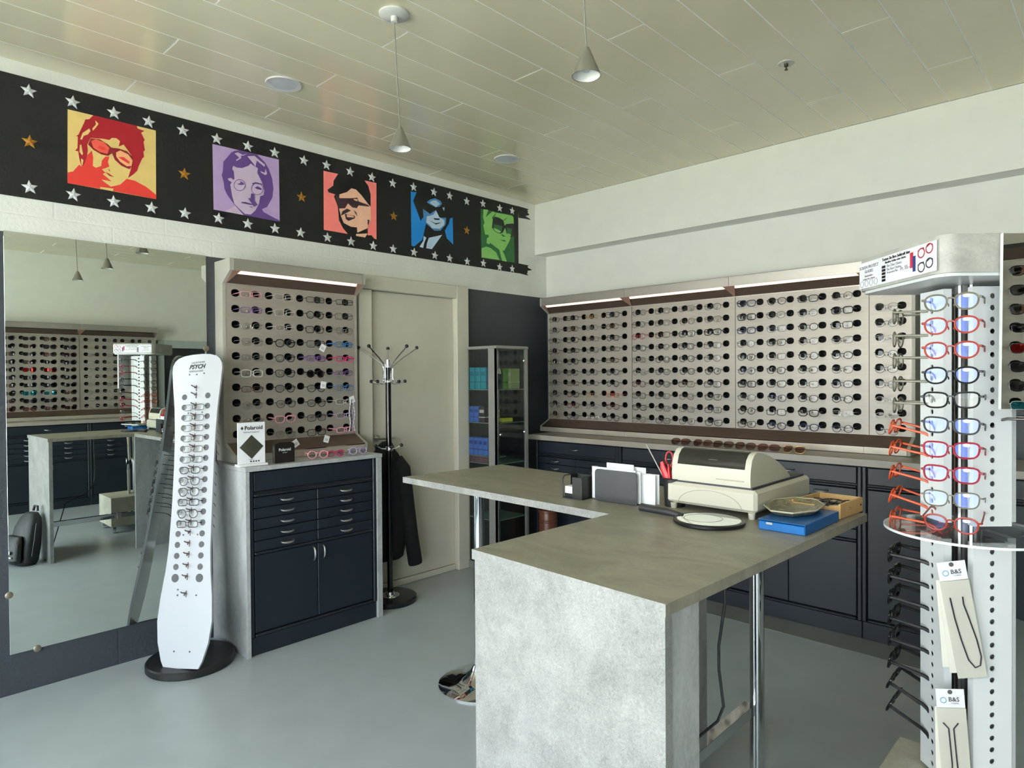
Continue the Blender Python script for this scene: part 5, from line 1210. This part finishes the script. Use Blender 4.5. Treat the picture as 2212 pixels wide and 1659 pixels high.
ci.build('icon_rings', M_inkg, sg)
MB().prism([(0.078, 1.752), (0.092, 1.752), (0.092, 1.793), (0.078, 1.793)], lambda u, v, d: L(d, -u, v), -0.2072, -0.2066).build('red_block', mat('sign_red', (176, 40, 62), 0.5), sg, smooth=False)
MB().prism([(0.090, 1.741), (0.102, 1.741), (0.102, 1.782), (0.090, 1.782)], lambda u, v, d: L(d, -u, v), -0.2074, -0.2066).build('blue_block', mat('sign_blue', (44, 60, 112), 0.5), sg, smooth=False)
for zc, m in ((1.787, mat('sign_red_frame', (150, 30, 52), 0.5)), (1.750, mat('sign_dark_frame', (44, 44, 58), 0.5))):
    pg = MB()
    for s in (-1, 1):
        pg.tube([L(-0.2068, -(0.143 + s*0.0165 + 0.0135*math.cos(2*PI*q/16)), zc + 0.012*math.sin(2*PI*q/16) + 0.003*s) for q in range(16)], 0.0017, 5, closed=True)
        pg.tube([L(-0.2068, -(0.143 + s*0.030), zc + 0.007 + 0.003*s), L(-0.2068, -(0.143 + s*0.020), zc + 0.0115 + 0.003*s), L(-0.2068, -(0.143 + s*0.006), zc + 0.0085)], 0.0018, 5)
    pg.build('printed_glasses', m, sg)
# white perforated strips, four sides
HOLE_Z = []
def strip(z0, z1, hw, step, off):
    m = MB(); zs = []
    z = z0 + off
    while z < z1 - 0.01: zs.append(z); z += step
    r = 0.0075
    ez = [z0] + [(zs[i] + zs[i+1])/2 for i in range(len(zs)-1)] + [z1]
    m._add([(-hw, 0, z0), (-0.016, 0, z0), (-0.016, 0, z1), (-hw, 0, z1), (0.016, 0, z0), (hw, 0, z0), (hw, 0, z1), (0.016, 0, z1)], [(0, 1, 2, 3), (4, 5, 6, 7)])
    for i, cz in enumerate(zs):
        X0, X1, Z0, Z1 = -0.016, 0.016, ez[i], ez[i+1]
        ang = sorted([2*PI*k/12 + 0.05 for k in range(12)] + [math.atan2(Z - cz, X) % (2*PI) for X in (X0, X1) for Z in (Z0, Z1)])
        inn = []; out = []
        for a in ang:
            c, s = math.cos(a), math.sin(a); inn.append((r*c, cz + r*s))
            k = min([((X1 if c > 0 else X0))/c if abs(c) > 1e-9 else 9e9, ((Z1 if s > 0 else Z0) - cz)/s if abs(s) > 1e-9 else 9e9]); out.append((c*k, cz + s*k))
        n = len(ang)
        m._add([(u, 0, v) for u, v in out] + [(u, 0, v) for u, v in inn] + [(u, 0.004, v) for u, v in inn], [[q, (q+1) % n, n + (q+1) % n, n + q] for q in range(n)] + [[n + q, n + (q+1) % n, 2*n + (q+1) % n, 2*n + q] for q in range(n)])
    m.box((-hw, 0.0005, z0), (-hw + 0.003, 0.022, z1)).box((hw - 0.003, 0.0005, z0), (hw, 0.022, z1))
    return m
su = strip(1.062, 1.700, 0.051, 0.0312, 0.02).mesh('perforated_strip', M_stand_white, False)
sl = strip(0.35, 1.018, 0.051, 0.0312, 0.02).mesh('perforated_strip', M_stand_white, False)
bkm = MB().box((-0.047, 0.020, 0.35), (0.047, 0.0215, 1.018)).box((-0.047, 0.020, 1.062), (0.047, 0.0215, 1.70)).mesh('strip_back', mat('grey_strip_back', (120, 121, 121), 0.5))
for k in range(4):
    for me in (su, sl, bkm):
        o = put(me.name.split('.')[0], me, st_)
        o.matrix_local = Matrix.Rotation(k*PI/2, 4, 'Z') @ rotm @ Matrix.Translation((0, -0.099, 0))
# ribbed metal pole
rb = [((0.027 + (0.003 if k % 2 else 0.0))*math.cos(2*PI*k/32), (0.027 + (0.003 if k % 2 else 0.0))*math.sin(2*PI*k/32)) for k in range(32)]
MB().prism(rb, lambda u, v, d: (u, v, d), 0.34, 1.714).build('pole', M_satin, st_, smooth=False)
# round acrylic shelf with bright rim
MB().lathe([(0.033, 1.024), (0.202, 1.024), (0.202, 1.031), (0.033, 1.031)], 60, cap=False).build('shelf', M_acrylic, st_)
MB().lathe([(0.2025, 1.0245), (0.2045, 1.0245), (0.2045, 1.031), (0.2025, 1.031)], 60, cap=False).build('shelf_rim', mat('bright_acrylic_edge', (240, 242, 240), 0.15), st_)
# base on castors
MB().box((-0.19, -0.36, 0.065), (0.20, 0.09, 0.34), 0.003).build('base_box', concrete('concrete_laminate_base', (168, 164, 148), (206, 202, 184), (4, 4, 4), 0.5), st_)
cw = MB().lathe([(0.001, -0.011), (0.024, -0.011), (0.026, -0.006), (0.026, 0.006), (0.024, 0.011), (0.001, 0.011)], 18).xf(Matrix.Rotation(PI/2, 4, 'X')).mesh('castor', M_chrome)
ck = MB().box((-0.012, -0.016, 0.0), (0.012, 0.016, 0.012)).box((-0.012, -0.016, -0.03), (0.012, -0.013, 0.0)).box((-0.012, 0.013, -0.03), (0.012, 0.016, 0.0)).mesh('fork', M_satin)
for x in (-0.155, 0.165):
    for y in (-0.325, 0.055):
        w = put('castor', cw, st_, (x, y, 0.0262)); put('fork', ck, w, (0, 0, 0.027))
# mirror on the right of the front face, slightly leaning, and the lower mirror leaf
mr = MB().box((0.0, -0.004, -0.435), (0.205, 0.004, 0.0), 0.0008)
o = mr.build('mirror_frame', mat('pale_mirror_edge', (214, 216, 214), 0.3), st_)
MM = rotm @ Matrix.Translation((0.0, 0.0, 1.815)) @ Matrix.Translation((-0.065, -0.216, 0)) @ Matrix.Rotation(0.012, 4, 'Y')
o.matrix_local = MM
MB().box((0.0015, -0.0052, -0.434), (0.2035, -0.0042, -0.001)).build('mirror_glass', M_mirror, o)
lo = MB().box((0.0, -0.004, 0.36), (0.16, 0.0, 1.012), 0.0008).build('lower_mirror', M_mirror, st_)
lo.matrix_local = rotm @ Matrix.Translation((0.058, -0.06, 0)) @ Matrix.Rotation(0.55, 4, 'Z')
# front row: ten pairs above the shelf, temples in the two front strips
FZ = [1.656, 1.596, 1.532, 1.467, 1.403, 1.337, 1.274, 1.211, 1.146, 1.082]
FCOL = ['olive', 'coral', 'coral', 'black', 'black', 'charcoal', 'wine', 'wine', 'olive', 'coral']
FLAB = ['topmost', 'second from the top', 'third from the top', 'fourth from the top', 'fifth from the top', 'sixth from the top', 'seventh from the top', 'eighth from the top', 'ninth from the top', 'lowest']
for k in range(10):
    sh = 'panto' if k < 4 or k == 9 else 'way'
    th = 0.0021 if k not in (8,) else 0.0016
    zh = glass_meshes(sh, th)[3]
    M = Matrix.Translation((C0.x - 0.002, C0.y - 0.205, FZ[k] - 0.002)) @ Matrix.Rotation(random.uniform(-0.02, 0.02), 4, 'Y') @ Matrix.Rotation([0.03, 0.0, 0.0, 0.0, 0.02, -0.09, -0.12, -0.12, -0.12, 0.16][k], 4, 'X') @ Matrix.Rotation(0.02, 4, 'Z')
    o = glasses(sh, th, frame_mat(FCOL[k]), M_lens_blue if k != 4 else M_lens, '%s reading glasses on the front of the rotating stand, %s' % (colour_word(FCOL[k]), FLAB[k]), 'eyeglasses', 'reading glasses on the front of the rotating stand', M)
    if k != 4:
        stk = MB().prism([(0.0085*math.cos(2*PI*q/14), 0.0045*math.sin(2*PI*q/14)) for q in range(14)], lambda u, v, d: (u + 0.034, d, v + 0.0135), -0.0022, -0.0016).build('sticker', M_paper, o, smooth=False)
LZ = [1.644, 1.576, 1.513, 1.445, 1.382, 1.318, 1.255, 1.183, 1.115, 1.050]
for k in range(10):
    gr = k < 5
    col = 'olive' if gr else 'vivid_orange'
    sh = 'round' if gr else 'panto'
    zh = glass_meshes(sh, 0.0021)[3]
    tilt = 0.02 if gr else [0.24, 0.2, 0.22, 0.28, 0.08][k-5]
    M = Matrix.Translation((C0.x - 0.182 + (0.0 if not gr else 0.008), C0.y + 0.002, LZ[k] - zh + 0.004)) @ Matrix.Rotation(-PI/2, 4, 'Z') @ Matrix.Rotation(-tilt, 4, 'X')
    glasses(sh, 0.0021, frame_mat(col), M_lens, '%s reading glasses on the left side of the rotating stand, %s' % (colour_word(col), FLAB[k]), 'eyeglasses', 'reading glasses on the left side of the rotating stand', M)
DZ = [0.937, 0.873, 0.812, 0.750, 0.688, 0.622, 0.560, 0.492]
DL = ['topmost', 'second', 'third', 'fourth', 'fifth', 'sixth', 'seventh', 'lowest']
for k in range(8):
    zh = glass_meshes('way', 0.0034)[3]
    tilt = [0.08, 0.1, 0.12, 0.12, 0.12, 0.2, 0.42, 0.45][k]
    M = Matrix.Translation((C0.x - 0.185, C0.y + 0.002, DZ[k] - zh + 0.006)) @ Matrix.Rotation(-PI/2, 4, 'Z') @ Matrix.Rotation(-tilt, 4, 'X')
    glasses('way', 0.0034, frame_mat('black'), M_lens_dark, 'black sunglasses below the shelf of the rotating stand, %s of the eight' % DL[k], 'sunglasses', 'black sunglasses on the lower rotating stand', M)
for k, z in enumerate((1.59, 1.53, 1.46, 1.40, 1.34)):
    M = Matrix.Translation((C0.x + 0.190, C0.y + 0.002, z)) @ Matrix.Rotation(PI/2, 4, 'Z')
    glasses('round', 0.0021, frame_mat('black'), M_lens, 'black reading glasses behind the small mirror of the stand, %s from the top' % ORD[k+1], 'eyeglasses', 'black reading glasses on the right side of the rotating stand', M)
# cord packets
def packet(x, y, z, rot, lab, shape, nback):
    t = thing('cord_packet', lab, 'packet', (x, y, z), 0.55, 'spectacle cord packets on the rotating stand')
    Rr = Matrix.Rotation(rot, 4, 'Y')
    MB().box((-0.034, -0.0008, -0.05), (0.034, 0.0008, 0.0), 0.0004).xf(Rr).build('header_card', M_paper, t)
    MB().prism([(0.006*math.cos(2*PI*q/12) , -0.008 + 0.006*math.sin(2*PI*q/12)) for q in range(12)], lambda u, v, d: (u, d, v), -0.0013, -0.0009).xf(Rr).build('hang_hole', mat('grey_hole', (84, 84, 86), 0.6), t, smooth=False)
    for i in range(nback + 1):
        MB().box((-0.034, 0.001 + 0.005*i, -0.31 + 0.012*i), (0.036, 0.0022 + 0.005*i, -0.052), 0.0004).xf(Matrix.Rotation(rot + 0.05*i, 4, 'Y')).build('backing_card', mat('ivory_card', (226, 222, 210), 0.55), t)
    MB().box((-0.036, -0.0042, -0.312), (0.038, -0.0040, -0.05)).xf(Rr).build('polybag', M_polybag, t)
    if shape == 'loop': pts = [(-0.018, -0.0022, -0.095), (-0.016, -0.0022, -0.15), (-0.010, -0.0022, -0.21), (-0.002, -0.0022, -0.262), (0.010, -0.0022, -0.283), (0.023, -0.0022, -0.278), (0.029, -0.0022, -0.255), (0.026, -0.0022, -0.21), (0.017, -0.0022, -0.15), (0.011, -0.0022, -0.115), (0.012, -0.0022, -0.095)]
    else: pts = [(-0.022, -0.0022, -0.09), (-0.010, -0.0022, -0.105), (-0.008, -0.0022, -0.2), (-0.012, -0.0022, -0.27), (0.0, -0.0022, -0.285), (0.008, -0.0022, -0.27), (0.004, -0.0022, -0.2), (0.002, -0.0022, -0.105), (0.014, -0.0022, -0.09)]
    MB().tube(pts, 0.0017, 6).xf(Rr).build('cord', mat('dark_violet_cord', (34, 30, 48), 0.6), t)
    MB().tube([(-0.017 + 0.007*math.cos(2*PI*q/14), -0.0012, -0.030 + 0.007*math.sin(2*PI*q/14)) for q in range(14)], 0.0011, 5, closed=True).xf(Rr).build('logo', mat('logo_blue', (96, 156, 196), 0.5), t)
    o = text('B&S', 0.016, Matrix.Identity(4), t, mat('card_print', (90, 92, 98), 0.5), bold=0.0003); o.matrix_local = Rr @ face_mtx((0.008, -0.0012, -0.028), (1, 0, 0), (0, 0, 1))
    o = text('CORDS', 0.0055, Matrix.Identity(4), t, M_inkg); o.matrix_local = Rr @ face_mtx((0.010, -0.0012, -0.038), (1, 0, 0), (0, 0, 1))
packet(3.441, -2.222, 0.972, -0.17, 'white packet with a looped dark cord on the rotating stand, upper one', 'loop', 2)
packet(3.439, -2.222, 0.632, -0.07, 'white packet with a hanging dark cord on the rotating stand, lower one', 'pair', 1)

# ================================================================== BACKPACK (seen in the mirror)
bp = thing('backpack', 'black backpack leaning against the front of the desk, seen in the mirror', 'backpack', (2.66, -3.200, 0), -0.30)
def shell(levels, n=24, e=2.8):
    m = MB(); vs = []
    for z, cy, hx, hy in levels:
        for k in range(n):
            a = 2*PI*k/n; c, s = math.cos(a), math.sin(a)
            vs.append((hx*math.copysign(abs(c)**(2/e), c), cy + hy*math.copysign(abs(s)**(2/e), s), z))
    L_ = len(levels)
    fs = [[i*n + k, i*n + (k+1) % n, (i+1)*n + (k+1) % n, (i+1)*n + k] for i in range(L_-1) for k in range(n)]
    fs.append(list(range(n-1, -1, -1))); fs.append([(L_-1)*n + k for k in range(n)])
    m._add(vs, fs); return m
M_nylon = mat('black_nylon', (22, 22, 24), 0.5, var=0.2, scale=30, bump=0.2, bscale=90)
shell([(0.002, 0.0, 0.11, 0.06), (0.03, 0.0, 0.13, 0.072), (0.15, 0.012, 0.138, 0.078), (0.29, 0.035, 0.125, 0.065), (0.36, 0.055, 0.10, 0.05), (0.40, 0.065, 0.06, 0.03)]).build('body', M_nylon, bp)
shell([(0.03, -0.09, 0.10, 0.03), (0.06, -0.095, 0.115, 0.04), (0.19, -0.08, 0.11, 0.035), (0.235, -0.06, 0.08, 0.02)]).build('front_pocket', M_nylon, bp)
MB().tube([(-0.03, 0.09, 0.41), (-0.02, 0.095, 0.445), (0.02, 0.095, 0.445), (0.03, 0.09, 0.41)], 0.010, 8).build('grab_handle', M_nylon, bp)
MB().tube([(-0.152, -0.02, 0.08), (-0.15, 0.0, 0.2), (-0.125, 0.03, 0.33)], 0.004, 6).build('zip', mat('dark_zip', (44, 44, 46), 0.4), bp)
MB().lathe([(0.001, 0), (0.016, 0), (0.016, 0.003), (0.001, 0.003)], 18).xf(Matrix.Translation((-0.055, -0.1335, 0.125)) @ Matrix.Rotation(PI/2, 4, 'X')).build('badge', M_paper, bp)
MB().box((-0.085, -0.1375, 0.082), (-0.025, -0.131, 0.092)).build('name_strip', M_paper, bp)
MB().ball((0.08, -0.09, 0.05), 0.008, 8, 6).build('pull_tab', mat('frame_gold', (176, 142, 88), 0.28, 0.85), bp)

# wake-up: nothing below the scene graph depends on evaluation order
bpy.context.view_layer.update()
